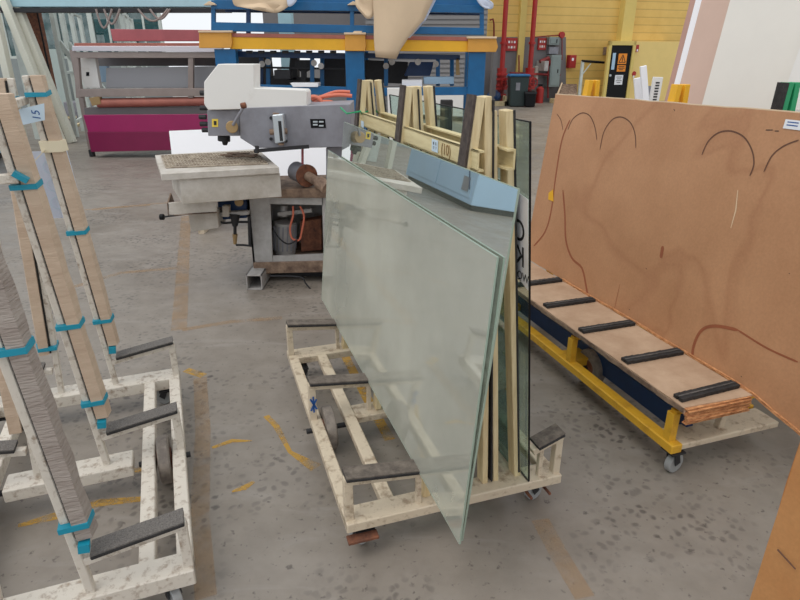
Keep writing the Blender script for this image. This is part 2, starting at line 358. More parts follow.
strip('trim_11', [(540, 520), (562, 560), (585, 598)], .07, 'line', .002)
strip('trim_12', [(60, 212), (130, 206), (200, 200)], .05)
strip('trim_13', [(343, 352), (372, 408), (390, 440)], .05, 'line_y')
strip('trim_14', [(92, 210), (150, 205)], .08, 'line', .003)

# ------------------------------------------------------------------ trolleys
def trolley(name, label, loc, az, s, frame_m, post_m, wrap_m, Lh, stations, top=1.54, W=.85, low=(.09, .15), wrap='felt', inner=.15, reach=(.40, .56)):
    t = thing(name, label, 'trolley', loc, az)
    U = lambda a: s*a
    z0, z1 = low
    for u0 in (0, inner, W-.05-inner, W-.05):
        MB().box(U(u0), U(u0+.05), .0, Lh, z0, z1).build('side_rail', frame_m, t, .004)
    for i, v in enumerate(stations):
        if i in (0, len(stations)-1):
            MB().box(U(0), U(W), max(v-.05, -.004), v+.06, z0+.004, z1+.004).build('cross_beam', frame_m, t, .004)
        else:
            MB().box(U(.2), U(W-.2), v-.05, v+.06, z0+.002, z1-.004).build('cross_beam', frame_m, t, .004)
    for v in stations:
        for a0, a1, zz0, zz1 in ((0, reach[0], .337, .292), (W, reach[1], .337, .292)):
            MB().bar((U(a0), v, zz0-.022), (U(a1), v, zz1-.022), .03, .025).build('ledge', frame_m, t, .002)
            a, b = (a0+.006*(1 if a0 == 0 else -1)), a1
            fr = .72 if reach[0] > .35 and a0 == 0 else .9
            p = MB().bar((U(a), v+.004, zz0-.003), (U(a0+(a1-a0)*fr), v+.004, zz0+(zz1-zz0)*fr-.003), .072, .012).build('ledge_pad', 'rubber', t, .002)
            MB().bar((U(a), v+.004, zz0+.005), (U(a0+(a1-a0)*fr), v+.004, zz0+(zz1-zz0)*fr+.005), .068, .005).build('pad_cover', 'tread' if wrap == 'card' else 'felt_grey', p)
            MB().bar((U(a0+(.015 if a0 == 0 else -.015)), v, z1-.01), (U(a0+(.015 if a0 == 0 else -.015)), v, zz0-.03), .032, .03).build('ledge_leg', frame_m, t, .002)
            if inner > .12: MB().bar((U(a0+(a1-a0)*.68), v, z1-.01), (U(a0+(a1-a0)*.68), v, zz0+(zz1-zz0)*.68-.03), .02, .018).build('ledge_leg', frame_m, t, .002)
    return t, U

def caster(t, x, y, r=.04, zt=.09, ang=0., m='wheel_w'):
    d = Vector((math.cos(ang), math.sin(ang), 0)); n = Vector((-d.y, d.x, 0)); c = Vector((x, y, r))+d*.02
    f = MB().box(x-.035, x+.035, y-.035, y+.035, zt-.008, zt)
    for sg in (-1, 1): f.bar(c+n*sg*.02, Vector((x, y, zt-.006))+n*sg*.02, .004, .03, side=tuple(n))
    fo = f.build('caster_fork', 'dark', t)
    MB().cyl(c-n*.014, c+n*.014, r, 20).build('caster_wheel', m, fo, .003, True)
def fixed_wheel(t, x, y, r=.1, w=.045):
    o = MB().cyl((x-w/2, y, r), (x+w/2, y, r), r, 32).build('wheel', 'tyre', t, .006, True)
    MB().cyl((x-w/2-.006, y, r), (x+w/2+.006, y, r), r*.45, 20).build('hub', 'rust', o, .002, True)
    MB().cyl((x-.1, y, r), (x+.1, y, r), .012, 10).build('axle', 'dark', o)

# ---- glass trolley in the middle
ST = (.03, .69, 1.33)
tm, U = trolley('glass_trolley', 'cream steel A-frame glass trolley in the middle of the floor', OM, AZ, 1, 'cream', 'wood_cream', None, 1.38, ST, wrap='felt', low=(.11, .15), reach=(.40, .725))
for v in (.07, .69, 1.33):
    # four posts: outer ones lean together, inner ones stand between them
    sh_, zr = (0, 1.50) if v < .3 else (-.012, 1.54) if v < 1 else (-.024, 1.54)
    for (b0, b1, zt, w) in (((.298, .15), .452, 1.54, .028), ((.535, .15), .476+sh_*.2, 1.54, .022), ((.580, .15), .496+sh_*.6, zr, .022), ((.672, .15), .547+sh_, zr, .026)):
        MB().bar((b0[0]+.012, v, b0[1]), (b1, v, zt), .05, w).build('post', 'wood_cream', tm, .002)
    MB().bar((.300, v, .34), (.434, v, 1.545), .052, .008).build('felt_strip', 'felt', tm)
    MB().bar((.688, v, .17), (.561+sh_, v, zr), .052, .008).build('felt_strip', 'rubber', tm)
    MB().bar((.571, v-.006, .16), (.490+sh_*.4, v-.006, 1.53), .05, .005).build('rubber_strip', 'rubber', tm)
def channel(t, u0, u1, v0, v1, z0, z1, name, m):
    mb = MB(); th = .006
    mb.box(u0, u0+th, v0, v1, z0, z1); mb.box(u0, u1, v0, v1, z1-th, z1); mb.box(u0, u1, v0, v1, z0, z0+th)
    return mb.build(name, m, t)
r1 = channel(tm, .428, .45, .0, 1.36, 1.335, 1.395, 'upper_rail', 'plank')
r2 = channel(tm, .545, .523, .0, 1.36, 1.335, 1.395, 'upper_rail', 'plank')
# label and chalked number on the rail
pp = quad_print('paper_label', (.4265, .33, 1.367), (0, -1, 0), (0, 0, 1), .055, .04, 'paper_blue', tm)
text('lettering', '48  05\n12 · 7', (.4255, .33, 1.367), (0, -1, 0), (0, 0, 1), .014, 'ink', pp)
text('chalk_number', '(10)', (.4265, .235, 1.365), (0, -1, 0), (0, 0, 1), .05, 'ink_brown', tm)
quad_print('paper_label', (.4265, 1.27, 1.345), (0, -1, 0), (0, 0, 1), .05, .03, 'paper_blue', tm)
MB().bar((.004, .672, .20), (.03, .672, .255), .002, .008).bar((.03, .672, .205), (.004, .672, .26), .002, .008).bar((.017, .672, .19), (.017, .672, .27), .002, .007).build('blue_paint_mark', 'ink_blue', tm)
for x, y, a in ((.07, .05, 2.2), (.76, .07, .3), (.06, 1.3, 1.), (.78, 1.3, .4)): caster(tm, x, y, ang=a)
fixed_wheel(tm, .078, .67); fixed_wheel(tm, .75, .66)
MB().box(.0, .11, -.02, .02, .075, .088).build('caster_plate', 'rust', tm, .002)
for x in (.72, .80): MB().cyl((x, -.01, .08), (x, .1, .08), .006, 8).build('bolt', 'rust', tm)
MB().tube([(.33, 1.3, 1.42), (.34, 1.22, 1.40), (.40, 1.2, 1.41), (.43, 1.3, 1.39), (.5, 1.33, 1.41), (.56, 1.36, 1.36)], .004).build('green_string', 'green', tm)

# ---- panes on the middle trolley
K = .115
def pane(name, label, cat, corners, m, t, grp=None, u_at=lambda z: .28+K*(z-.3), sgn=-1, edge=True):
    """corners (v,z); outer face follows the lean of the A-frame; real thickness t"""
    nrm = Vector((1, 0, -K)).normalized()*sgn
    o = thing(name, label, cat, FM(u_at(corners[0][1]), corners[0][0], corners[0][1]), AZ, grp)
    base = Vector((u_at(corners[0][1]), corners[0][0], corners[0][1]))
    pts = [Vector((u_at(z), v, z))-base for v, z in corners]
    MB().slab(pts, nrm*t).build('panel', m, o)
    if edge:
        eb = MB()
        for a, b in zip(pts, pts[1:]+pts[:1]): eb.bar(a+nrm*t/2, b+nrm*t/2, t*1.08, .0016, side=tuple(nrm))
        eb.build('polished_edge', edge if isinstance(edge, str) else 'glass_edge_pale', o)
    return o
M['glass_edge_pale'] = mat('pale green ground glass edge', lin(150, 166, 152), .3)
pane('glass_sheet', 'tall reflective pale green glass sheet leaning against the cream trolley posts', 'glass sheet',
     [(-.335, .305), (1.50, .305), (1.512, 1.333), (-.304, 1.347)], 'glass_back', .005, sgn=-1)
pane('glass_sheet', 'shorter dusty pale green glass sheet in front, leaning on the taller reflective sheet', 'glass sheet',
     [(-.345, .305), (1.70, .305), (1.789, 1.156), (-.28, 1.168)], 'glass_front', .005,
     u_at=lambda z: .28+K*(z-.3)-.012, sgn=-1)
KR = .088
def pane_r(name, label, v0, v1, z1, off, m, t=.006, edge='glass_edge', low=.157):
    ua = lambda z: .706-KR*(z-.13)+off
    o = thing(name, label, 'glass sheet', FM(ua(low), v0, low), AZ)
    base = Vector((ua(low), v0, low)); nrm = Vector((1, 0, KR)).normalized()
    pts = [Vector((ua(z), v, z))-base for v, z in ((v0, low), (v1, low), (v1, z1), (v0, z1))]
    MB().slab(pts, nrm*t).build('sheet', m, o)
    eb = MB()
    for a, b in zip(pts, pts[1:]+pts[:1]): eb.bar(a+nrm*t/2, b+nrm*t/2, t*1.05, .003, side=tuple(nrm))
    eb.build('polished_edge', edge, o); return o, ua, base
pane_r('glass_sheet', 'green glass sheet on the far side of the cream trolley, innermost of the pair', .085, 1.3, 1.27, -.017, 'glass_dark')
po, ua, base = pane_r('glass_sheet', 'tinted glass sheet with a painted white label, on the far side of the cream trolley', .0, 1.36, 1.47, .0, 'glass_right', edge='black')
nr = Vector((1, 0, KR)).normalized(); uz = Vector((-KR, 0, 1)).normalized()
def onp(v, z, d=0): return Vector((ua(z), v, z))-base+nr*d
lb = MB().slab([onp(.003, .94, -.0015), onp(.2, 1.0, -.0015), onp(.2, 1.27, -.0015), onp(.003, 1.24, -.0015)], nr*.001).build('white_label', 'white', po)
for sgn, d in ((1, .0075),):
    text('lettering', 'O', onp(.062, 1.125, -.0024), (0, 1, 0), uz, .10, 'ink', lb)
    text('lettering', 'K', onp(.055, 1.04, -.0024), (0, 1, 0), uz, .10, 'ink', lb)
    text('lettering', 'WQM', onp(.05, .975, -.0024), (0, 1, 0), uz, .04, 'ink', lb)
    text('lettering', 'J', onp(.05, .953, -.0024), (0, 1, 0), uz, .02, 'ink', lb)

# ---- left trolley with the cardboard wrapped posts
STL = (.03, .69, 1.35)
tl, U = trolley('padded_trolley', 'white painted A-frame trolley with cardboard-wrapped posts and teal tape at left', OL, AZL, -1, 'white_paint', None, None, 1.42, STL, wrap='card', inner=.115, reach=(.30, .55))
def wrap_post(v, ub, ut, so, zt, near=False, wrap_z0=.37):
    """ub/ut: u at z .15 and at the top; so = side (+1: cardboard toward the right)"""
    P = lambda z, du=0, dv=0: Vector((ub+(ut-ub)*(z-.15)/(zt-.15)+du, v+dv, z))
    MB().bar(P(.14), P(zt), .034, .024).build('post', 'white_paint', tl, .003)
    MB().bar(P(wrap_z0, so*.0155), P(zt-.01, so*.0155), .04, .005).build('dark_liner', 'rubber', tl)
    wd = .05
    cm = 'card_grey' if near else 'card'
    mb = MB(); n = 14; dz = (zt-wrap_z0)/n
    a = [[], [], [], [], []]
    vs = []; rnd = random.Random(int(v*100+ub*1000))
    for i in range(n+1):
        z = wrap_z0+dz*i; j = rnd.uniform(-.003, .003)
        for du, dv in ((.019, -.034), (.019, .034), (.019+wd*.7, .036), (.019+wd+j, .012+j), (.019+wd*.8, -.034+j)):
            vs.append(P(z, so*du, dv))
    fs = [(i*5+k, i*5+(k+1) % 5, (i+1)*5+(k+1) % 5, (i+1)*5+k) for i in range(n) for k in range(5)]+[(4, 3, 2, 1, 0), tuple(range(n*5, n*5+5))]
    mb.add(vs, fs).build('cardboard_sleeve', cm, tl)
    return P
def band(P, z, so, tilt=.006, hgt=.017, m='teal', e=.002):
    mb = MB(); vs = []
    for dz in (-hgt/2, hgt/2):
        for k, (du, dv) in enumerate(((-.016, -.038-e), (-.016, .038), (.019+.036, .036+e), (.019+.05+e+.003, .010), (.019+.042, -.036-e))):
            vs.append(P(z+dz+(tilt if k in (2, 3) else -tilt*.3), so*du, dv))
    mb.add(vs, [(k, (k+1) % 5, 5+(k+1) % 5, 5+k) for k in range(5)]+[(4, 3, 2, 1, 0), (5, 6, 7, 8, 9)])
    return mb.build('tape_band', m, tl)
for i, v in enumerate(STL):
    zt = (1.56, 1.54, 1.575)[i]
    P = wrap_post(v, -.295, -.392, 1, zt, i == 0)
    for z in ((.42, .98), (.44, .76, 1.26), (.50, .93, 1.505))[i]: band(P, z, 1)
    if i == 2:
        b = band(P, 1.30, 1, .0, .045, 'masking', .006)
        MB().bar(P(1.29, .0, -.045), P(1.23, -.07, -.05), .03, .002).build('tape_tail', 'masking', tl)
        MB().bar(P(.335, .03, -.035), P(.365, .035, -.035), .03, .03).build('tape_corner', 'teal', tl)
    else:
        MB().bar(P(.335, .03, -.035), P(.362, .035, -.035), .028, .03).build('tape_corner', 'teal', tl)
    Q = wrap_post(v, -.535, -.445, -1, zt-.01, False)
    for z in ((.5, 1.1), (.76, 1.2), (.40, 1.49))[i]: band(Q, z, -1)
MB().bar((-.355, .648, 1.29), (-.56, .648, 1.285), .03, .03).build('tie_bar', 'white_paint', tl, .003)
MB().bar((-.352, .648, 1.287), (-.342, .648, 1.30), .045, .045).build('tie_tape', 'teal', tl)
MB().bar((-.42, .0, 1.48), (-.42, 1.38, 1.48), .03, .03, side=(1, 0, 0)).build('upper_rail', 'white_paint', tl, .003)
for x, y, a in ((-.08, .05, -1.2), (-.07, 1.33, 2.6), (-.77, .06, .4), (-.77, 1.33, .4)): caster(tl, x, y, ang=a)
fixed_wheel(tl, -.083, .70); fixed_wheel(tl, -.75, .70)
# film and label that hang on it
fp = thing('plastic_film', 'bluish white plastic film hanging at the back of the left trolley', 'plastic sheet', FL(-.36, 1.5, .96), AZL)
mb = MB(); n = 8
for i in range(n+1):
    for j in range(2): mb.v.append(Vector((-.10+.016*i*1.25+(j*-.02), .004*math.sin(i*1.3), .0+.30*j)))
mb.f = [(2*i, 2*i+2, 2*i+3, 2*i+1) for i in range(n)]
o = mb.build('sheet', 'poly', fp); md = o.modifiers.new('thickness', 'SOLIDIFY'); md.thickness = .002
for zz in (.07, .15, .23):
    MB().ring((-.04, -.008, zz), (0, 1, 0), .028, .025, .002).build('round_print', 'paper_blue', fp)
tagp = thing('paper_tag', 'white paper tag with blue writing taped to the left trolley posts', 'label', FL(-.40, 1.24, 1.40), AZL)
q = MB().slab([(-.075, 0, -.015), (.06, 0, .012), (.07, 0, .075), (-.065, 0, .045)], (0, -.002, 0)).build('sheet', 'paper_blue', tagp)
text('lettering', '15', (.035, -.003, .032), (0, .0, 1), (-1, 0, .2), .04, 'ink_blue', tagp)

# ---- yellow trolley at right
ty = thing('board_trolley', 'chipped yellow steel trolley carrying the brown board', 'trolley', OR, AZ)
LR = 1.66
for u0 in (-.06, .47): MB().box(u0, u0+.055, 0 if u0 < 0 else .14, LR, .118, .16).build('side_rail', 'yellow', ty, .004)
MB().box(.10, .14, .1, LR, .10, .20).build('reflection_bar', 'blue_dark', ty, .004)  # blue bar stands in for a blue reflection below the deck
for v in (.0, .78, 1.55): MB().box(-.05, .52, v+.003, v+.13, .128 if v == 0 else .112, .156).build('cross_beam', 'cream' if v == 0 else 'yellow', ty, .004)
for v in (.05, .78, 1.55):
    MB().bar((-.035, v, .14), (-.035, v, .292), .04, .035).build('ledge_leg', 'yellow', ty, .002)
    MB().bar((.235, v+.01, .14), (.255, v+.01, .285), .03, .03).build('ledge_leg', 'cream', ty, .002)
    MB().bar((-.04, v, .295), (.52, v, .295), .03, .02).build('ledge', 'yellow', ty, .002)
    if v > .1: MB().bar((.50, v, .14), (.50, v, .29), .04, .03).build('ledge_leg', 'yellow', ty, .002)
for v, z in ((.875, 1.52), (1.58, 1.515)):
    u_ = .285+.118*(z-.362)+.008+.017
    MB().bar((.285, v, .15), (u_, v, z), .045, .03).build('post', 'yellow_b', ty, .002)
    MB().bar((.51, v, .15), (u_+.045, v, z), .045, .03).build('post', 'yellow_b', ty, .002)
MB().bar((.435, .8, 1.2), (.435, 1.6, 1.2), .02, .04, side=(1, 0, 0)).build('upper_rail', 'yellow', ty, .002)
for x, y, a in ((-.02, .03, .2), (.47, .2, 1.4), (-.02, 1.6, 1.2), (.46, 1.6, 1)): caster(ty, x, y, .046, .118, a)
fixed_wheel(ty, .10, .78, .1); fixed_wheel(ty, .41, .78, .1)

dk = thing('deck_board', 'dusty chipboard deck with a splintered near end on the yellow trolley', 'board', FR(-.06, 0, .308), AZ)
mb = MB(); rnd = random.Random(3); n = 26; vs = []
for i in range(n+1):
    v = -.02+2.0*i/n
    for du, dz in ((0, .024), (.34, .024), (.34, .05), (0, .05)):
        vs.append(Vector((du+rnd.uniform(-.003, .003)*(1 if du == 0 else 0), v+(rnd.uniform(-.01, .006) if i == 0 else 0), dz)))
mb.add(vs, [(i*4+k, i*4+(k+1) % 4, (i+1)*4+(k+1) % 4, (i+1)*4+k) for i in range(n) for k in range(4)]+[(0, 1, 2, 3), (n*4+3, n*4+2, n*4+1, n*4)]).build('panel', 'deckboard', dk)
mb = MB()
for k in range(15):
    z = -.020+.0046*k; x0 = rnd.uniform(0, .012); x1 = .335-rnd.uniform(0, .02)
    mb.bar((x0, -.026+rnd.uniform(-.008, .004), z), (x1, -.026+rnd.uniform(-.008, .004), z), .014, .0046)
mb.build('splintered_edge', 'edge_wood', dk)
mb = MB()
for k in range(26): mb.bar((-.003, -.02+2.0*k/26, .036+rnd.uniform(-.004, .004)), (-.003, -.02+2.0*(k+1)/26, .036+rnd.uniform(-.004, .004)), .004, .02, side=(1, 0, 0))
mb.build('splintered_edge', 'dirty', dk)
for i, v in enumerate((.035, .37, .71, 1.05, 1.39)):
    rs = thing('rubber_strip', ['frayed double black rubber strip at the near end of the chipboard deck', 'black rubber strip on the chipboard deck, second from the near end', 'black rubber strip on the chipboard deck, third from the near end', 'black rubber strip on the chipboard deck, fourth from the near end', 'black rubber strip at the far visible end of the chipboard deck'][i], 'rubber strip', FR(-.045, v, .359), AZ+(.05 if i == 0 else 0), 'rubber strips across the deck board')
    sh = MB(); n2 = 10
    for q in range(n2):
        a, b = .31*q/n2, .31*(q+1)/n2
        for dv, ww in ((-.012, .02), (.014, .022)): sh.bar((a, dv+rnd.uniform(-.001, .001), .008), (b, dv+rnd.uniform(-.001, .001), .008+rnd.uniform(0, .003)), ww, .015)
    sh.build('strip', 'rubber', rs)
    sh = MB(); sh.bar((0, -.001, .019), (.305, -.001, .019), .006, .004); sh.build('lip', 'rubber_grey', rs)

# ---- big brown board
KB = .118; nb = Vector((1, 0, -KB)).normalized()
bb = thing('hardboard_sheet', 'large brown hardboard sheet with drawn arcs leaning on the yellow trolley', 'board', FR(.285, -.42, .362), AZ)
ub = lambda z: KB*(z-.362)
def B(v, z, d=0): return Vector((ub(z), v+.42, z-.362))-nb*d
rnd = random.Random(11); n = 24
top = [B(-.42+(1.87+.42)*i/n, 1.458+(1.425-1.458)*i/n+rnd.uniform(-.002, .002)) for i in range(n+1)]
bot = [B(-.42+(1.87+.42)*i/n, .362+.0*i+rnd.uniform(-.004, .002)) for i in range(n+1)]
for i in range(n+1):
    v = -.42+2.29*i/n
    if v < .02: bot[i] = B(v, .362-.17*(.02-v)+rnd.uniform(-.004, .002))
MB().slab(bot+top[::-1], nb*.006).build('panel', 'hardboard', bb)
def arc(cv, cz, rv, rz, a0, a1, wd=.0045, m='ink', steps=22):
    pts = [(cv+rv*math.cos(math.radians(a0+(a1-a0)*i/steps)), cz+rz*math.sin(math.radians(a0+(a1-a0)*i/steps))) for i in range(steps+1)]
    line(pts, wd, m, 'drawn_arc')
def line(pts, wd, m, name, d=.0012):
    mb = MB(); vs = []
    for i, (v, z) in enumerate(pts):
        a = Vector(pts[min(i+1, len(pts)-1)])-Vector(pts[max(i-1, 0)]); a.normalize(); w_ = wd*(wd if False else 1)*(.5 if i in (0, len(pts)-1) else 1)
        vs += [B(v-a.y*w_/2, z+a.x*w_/2, d), B(v+a.y*w_/2, z-a.x*w_/2, d)]
    mb.add(vs, [(2*i, 2*i+1, 2*i+3, 2*i+2) for i in range(len(pts)-1)]); return mb.build(name, m, bb)
M['pencil'] = mat('pencil mark', lin(104, 72, 56), .8)
# board coordinates come from where the marks stand on the sheet
def bpt(px, py):
    n_ = (Vector((math.cos(AZ), math.sin(AZ), 0))-Vector((0, 0, KB))); p0 = FR(.285, 0, .362); r = ray(px, py)
    p = C0+r*((p0-C0).dot(n_)/r.dot(n_)); d = p-OR
    return (d.dot(Vector((-math.sin(AZ), math.cos(AZ), 0))), p.z)
def pline(px, wd, m, name): return line([bpt(*p) for p in px], wd, m, name)
def smooth_px(pts, k=5):
    out = []
    for i in range(len(pts)-1):
        p0 = pts[max(i-1, 0)]; p1 = pts[i]; p2 = pts[i+1]; p3 = pts[min(i+2, len(pts)-1)]
        for j in range(k):
            t = j/k; out.append(tuple(.5*((2*p1[c])+(-p0[c]+p2[c])*t+(2*p0[c]-5*p1[c]+4*p2[c]-p3[c])*t*t+(-p0[c]+3*p1[c]-3*p2[c]+p3[c])*t**3) for c in (0, 1)))
    return out+[pts[-1]]
for pts, wd in (([(568, 130), (573, 119), (582, 113), (590, 116), (595, 127), (597, 140)], .006),
                ([(600, 150), (604, 132), (612, 120), (621, 117), (630, 122), (635, 133), (636, 148)], .006),
                ([(557, 114), (561, 120), (563, 130)], .005),
                ([(702, 155), (708, 142), (718, 133), (731, 131), (744, 137), (752, 150), (754, 164), (750, 176)], .0065),
                ([(764, 172), (772, 156), (784, 146), (799, 140)], .006)):
    pline(smooth_px(pts), wd, 'pencil', 'drawn_arc')
for pts, wd in (([(570, 120), (562, 140), (556, 175), (551, 212), (545, 232), (534, 246)], .012),
                ([(563, 190), (565, 215), (566, 240), (572, 258), (582, 268), (586, 285), (588, 296)], .014),
                ([(588, 296), (606, 316), (640, 342), (668, 368)], .008),
                ([(692, 362), (694, 345), (702, 330), (716, 326), (738, 330)], .014),
                ([(738, 330), (760, 344), (775, 352), (798, 362)], .008),
                ([(663, 246), (661, 258)], .02), ([(620, 284), (614, 312)], .003)):
    pline(smooth_px(pts), wd, 'stain', 'stain')
pline([(738, 190), (736, 210), (731, 228)], .006, 'tan_sheet', 'pale_scratch')
for a, b in (((766, 130), (773, 130)), ((775, 131), (779, 131))): pline([a, b], .007, 'ink', 'ink_mark')
pline([(674, 109), (675, 111)], .006, 'ink', 'ink_mark')
for p in ((629, 309), (646, 268), (741, 376), (789, 273)): pline([p, (p[0]+1, p[1]+1)], .005, 'ink', 'nail_mark')
v1, z1_ = bpt(785, 123); v2, z2_ = bpt(800, 133)
lbp = MB().slab([B(v1, z1_+.014, .002), B(v1, z1_-.02, .002), B(v1-.10, z1_-.02, .002), B(v1-.10, z1_+.014, .002)], -nb*.001).build('paper_label', 'paper', bb)
for k, zz in enumerate((.005, -.006)): MB().slab([B(v1-.012, z1_+zz+.002, .0032), B(v1-.012, z1_+zz-.002, .0032), B(v1-.06, z1_+zz-.002, .0032), B(v1-.06, z1_+zz+.002, .0032)], -nb*.0005).build('lettering', 'ink_blue', lbp)
v3, z3 = bpt(551, 197)
MB().slab([B(v3+.03, z3+.02, .002), B(v3+.02, z3-.02, .002), B(v3-.04, z3-.02, .002), B(v3-.01, z3+.05, .002)], -nb*.002).build('yellow_tag', 'yellow_b', bb)
# ragged upper strip along the sheet's edge
mb = MB()
for i in range(n): mb.bar(top[i]+nb*.003, top[i+1]+nb*.003, .0065, .005, side=(1, 0, 0))
mb.build('torn_edge', 'tan_sheet', bb)
mb = MB()
for i in range(5, n): mb.bar(bot[i-5]-nb*.004+Vector((0,0,.004)), bot[i-4]-nb*.004+Vector((0,0,.004)), .008, .012, side=(1, 0, 0))
mb.build('splintered_edge', 'edge_wood', bb)

# ---- second board, close at the right
eb = Vector((1.0, 1.27, 0))
b2 = thing('hardboard_sheet', 'golden brown hardboard sheet standing upright at the near right corner', 'board', eb, AZ-.05)
nn = 14; rnd = random.Random(5)
left = [Vector((rnd.uniform(-.002, .002), -.0, 0+1.42*i/nn)) for i in range(nn+1)]
MB().slab([Vector((.16, -1.3, 0)), Vector((0, 0, 0))]+[p+Vector((.03*(p.z/1.42), 0, 0)) for p in left[1:]]+[Vector((.19, -1.3, 1.42))], (.008, .003, 0)).build('panel', 'hardboard2', b2)
MB().slab([Vector((.004, -.035, .42)), Vector((.01, -.09, .405)), Vector((.011, -.09, .408)), Vector((.005, -.035, .424))], (-.002, 0, 0)).build('crack', 'pencil', b2)

# ------------------------------------------------------------------ drilling machine
MY = 4.42
def A(px, py, y=MY): return at(px, py, y)
mc = thing('drilling_machine', 'grey and white glass drilling machine with long arm behind the glass trolley', 'machine')
MO = Vector((-.85, MY, 0)); mc.location = MO
def pm(pts, y=MY, d=.3): # polygon in the upright plane y, thickness d backward, local to the machine
    return MB().slab([A(a, b, y)-MO for a, b in pts], (0, d, 0))
def pmb(pts, name, m, y=MY, d=.3, bevel=.004, par=None): return pm(pts, y, d).build(name, m, par or mc, bevel)
# base housing with an opening
fx0 = gr(258, 290).x-MO.x-.05
base_parts = MB()
for pts in ([(247, 197), (270, 197), (273, 272), (254, 272)], [(270, 197), (323, 197), (323, 205), (270, 204)], [(322, 197), (335, 197), (335, 272), (324, 272)], [(273, 256), (324, 254), (324, 272), (273, 272)]):
    base_parts.slab([A(a, b)-MO for a, b in pts], (0, .02, 0))
base_parts.slab([A(247, 197)-MO, A(254, 272)-MO, A(254, 272)-MO+Vector((0, .5, 0)), A(247, 197)-MO+Vector((0, .5, 0))], (.015, 0, 0))
base_parts.slab([A(335, 197)-MO, A(335, 272)-MO, A(335, 272)-MO+Vector((0, .5, 0)), A(335, 197)-MO+Vector((0, .5, 0))], (.015, 0, 0))
base_parts.slab([A(247, 197)-MO+Vector((0, .5, 0)), A(335, 197)-MO+Vector((0, .5, 0)), A(335, 272)-MO+Vector((0, .5, 0)), A(254, 272)-MO+Vector((0, .5, 0))], (0, .01, 0))
base_parts.build('housing', 'machine_l', mc)
pmb([(245, 190), (338, 188), (338, 198), (246, 198)], 'housing_top', 'dirty', MY-.02, .55)
pmb([(253, 263), (336, 261), (337, 272), (254, 274)], 'skirt', 'dirty', MY-.02, .56)
MB().box(fx0, .75, .1, .5, .01, .05).build('shade_plate', 'dark', mc)  # dark plate paints the shade under the machine
f = MB(); zb = .0
fx = gr(257, 291).x-MO.x-.02; fy = gr(258, 290).y-MO.y
for dx0, dx1, z0, z1 in ((-.06, -.05, 0, .12), (.05, .06, 0, .12), (-.06, .06, 0, .01), (-.06, .06, .11, .12)): f.box(fx+dx0, fx+dx1, fy, fy+.85, z0, z1)
f.build('foot_channel', 'machine_l', mc, .002)
f = MB()
for dx0, dx1, z0, z1 in ((-.06, -.05, 0, .12), (.05, .06, 0, .12), (-.06, .06, 0, .01), (-.06, .06, .11, .12)): f.box(fx+dx0+.62, fx+dx1+.62, fy+.1, fy+.85, z0, z1)
f.build('foot_channel', 'machine_l', mc, .002)
# things inside the opening
c0 = A(285, 252, MY+.2)-MO; c1 = A(285, 222, MY+.2)-MO
mo = MB().cyl(c0, c1, .085, 24).cyl(c0-Vector((0, 0, .02)), c0, .06, 24, .085).build('motor', 'machine_l', mc, 0, True)
mb = MB()
for k in range(16):
    a = 2*math.pi*k/16; mb.bar(c0+Vector((math.cos(a)*.088, math.sin(a)*.088, .03)), c1+Vector((math.cos(a)*.088, math.sin(a)*.088, -.02)), .006, .01)
mb.build('cooling_fin', 'machine', mo)
MB().cyl(A(284, 205, MY+.15)-MO, A(284, 216, MY+.15)-MO, .03, 16).bar(A(278, 214, MY+.12)-MO, A(312, 210, MY+.12)-MO, .03, .03).build('valve_block', 'machine_l', mc)
MB().tube([A(*p, MY+.06)-MO for p in smooth_px([(293, 206), (293, 216), (290, 228), (292, 238), (299, 240), (302, 230), (304, 216), (300, 206)])], .008).build('hose', 'hose', mc, 0, True)
MB().tube([A(*p, MY+.05)-MO for p in smooth_px([(273, 228), (279, 238), (288, 244), (297, 240)])], .006).build('cable', 'dark', mc)
pmb([(300, 222), (321, 218), (322, 250), (301, 252)], 'pump_box', 'rust', MY+.2, .1)
MB().tube([A(*p, MY-.15)-MO for p in smooth_px([(270, 276), (300, 277), (306, 284), (314, 292), (318, 290)])], .006).build('cable', 'dark', mc)
# table
def T3(px, py, z): return gr(px, py, z)-MO
ztb = .93
tb = [T3(155, 155, ztb), T3(258, 149, ztb), T3(279, 167, ztb), T3(161, 174, ztb)]
MB().slab(tb, (0, 0, -.045)).build('table_top', 'table_w', mc, .003)
gi = [T3(161, 156, ztb+.004), T3(255, 151.5, ztb+.004), T3(268, 164, ztb+.004), T3(166, 168, ztb+.004)]
gt = MB().slab(gi, (0, 0, -.003)).build('grating', 'grit', mc)
gb = MB()
for k in range(31):
    t = k/30; gb.bar(gi[0].lerp(gi[1], t)+Vector((0, 0, .003)), gi[3].lerp(gi[2], t)+Vector((0, 0, .003)), .005, .006)
for k in range(9):
    t = k/8; gb.bar(gi[0].lerp(gi[3], t)+Vector((0, 0, .003)), gi[1].lerp(gi[2], t)+Vector((0, 0, .003)), .005, .006)
g_ = gb.build('grating_bar', 'grit', gt); g_['kind'] = 'stuff'
dbm = MB()
rnd = random.Random(2)
for k in range(14):
    p = gi[0].lerp(gi[1], rnd.uniform(.55, .95)).lerp(gi[3].lerp(gi[2], .7), rnd.uniform(.1, .5)); a = rnd.uniform(-.3, .3)
    dbm.bar(p+Vector((0, 0, .012)), p+Vector((.09*math.cos(a), .09*math.sin(a), .014)), .02, .008)
dbm.build('scraps', 'dirty', mc)
ap = [tb[3].lerp(tb[2], .13)+Vector((0, .02, 0)), tb[2]+Vector((0, .02, 0)), tb[1].lerp(tb[2], .3), tb[0].lerp(tb[3], .3)+Vector((.09, 0, 0))]
MB().slab([p-Vector((0, 0, .045)) for p in ap], (0, 0, -.17)).build('table_apron', 'table_w', mc, .004)
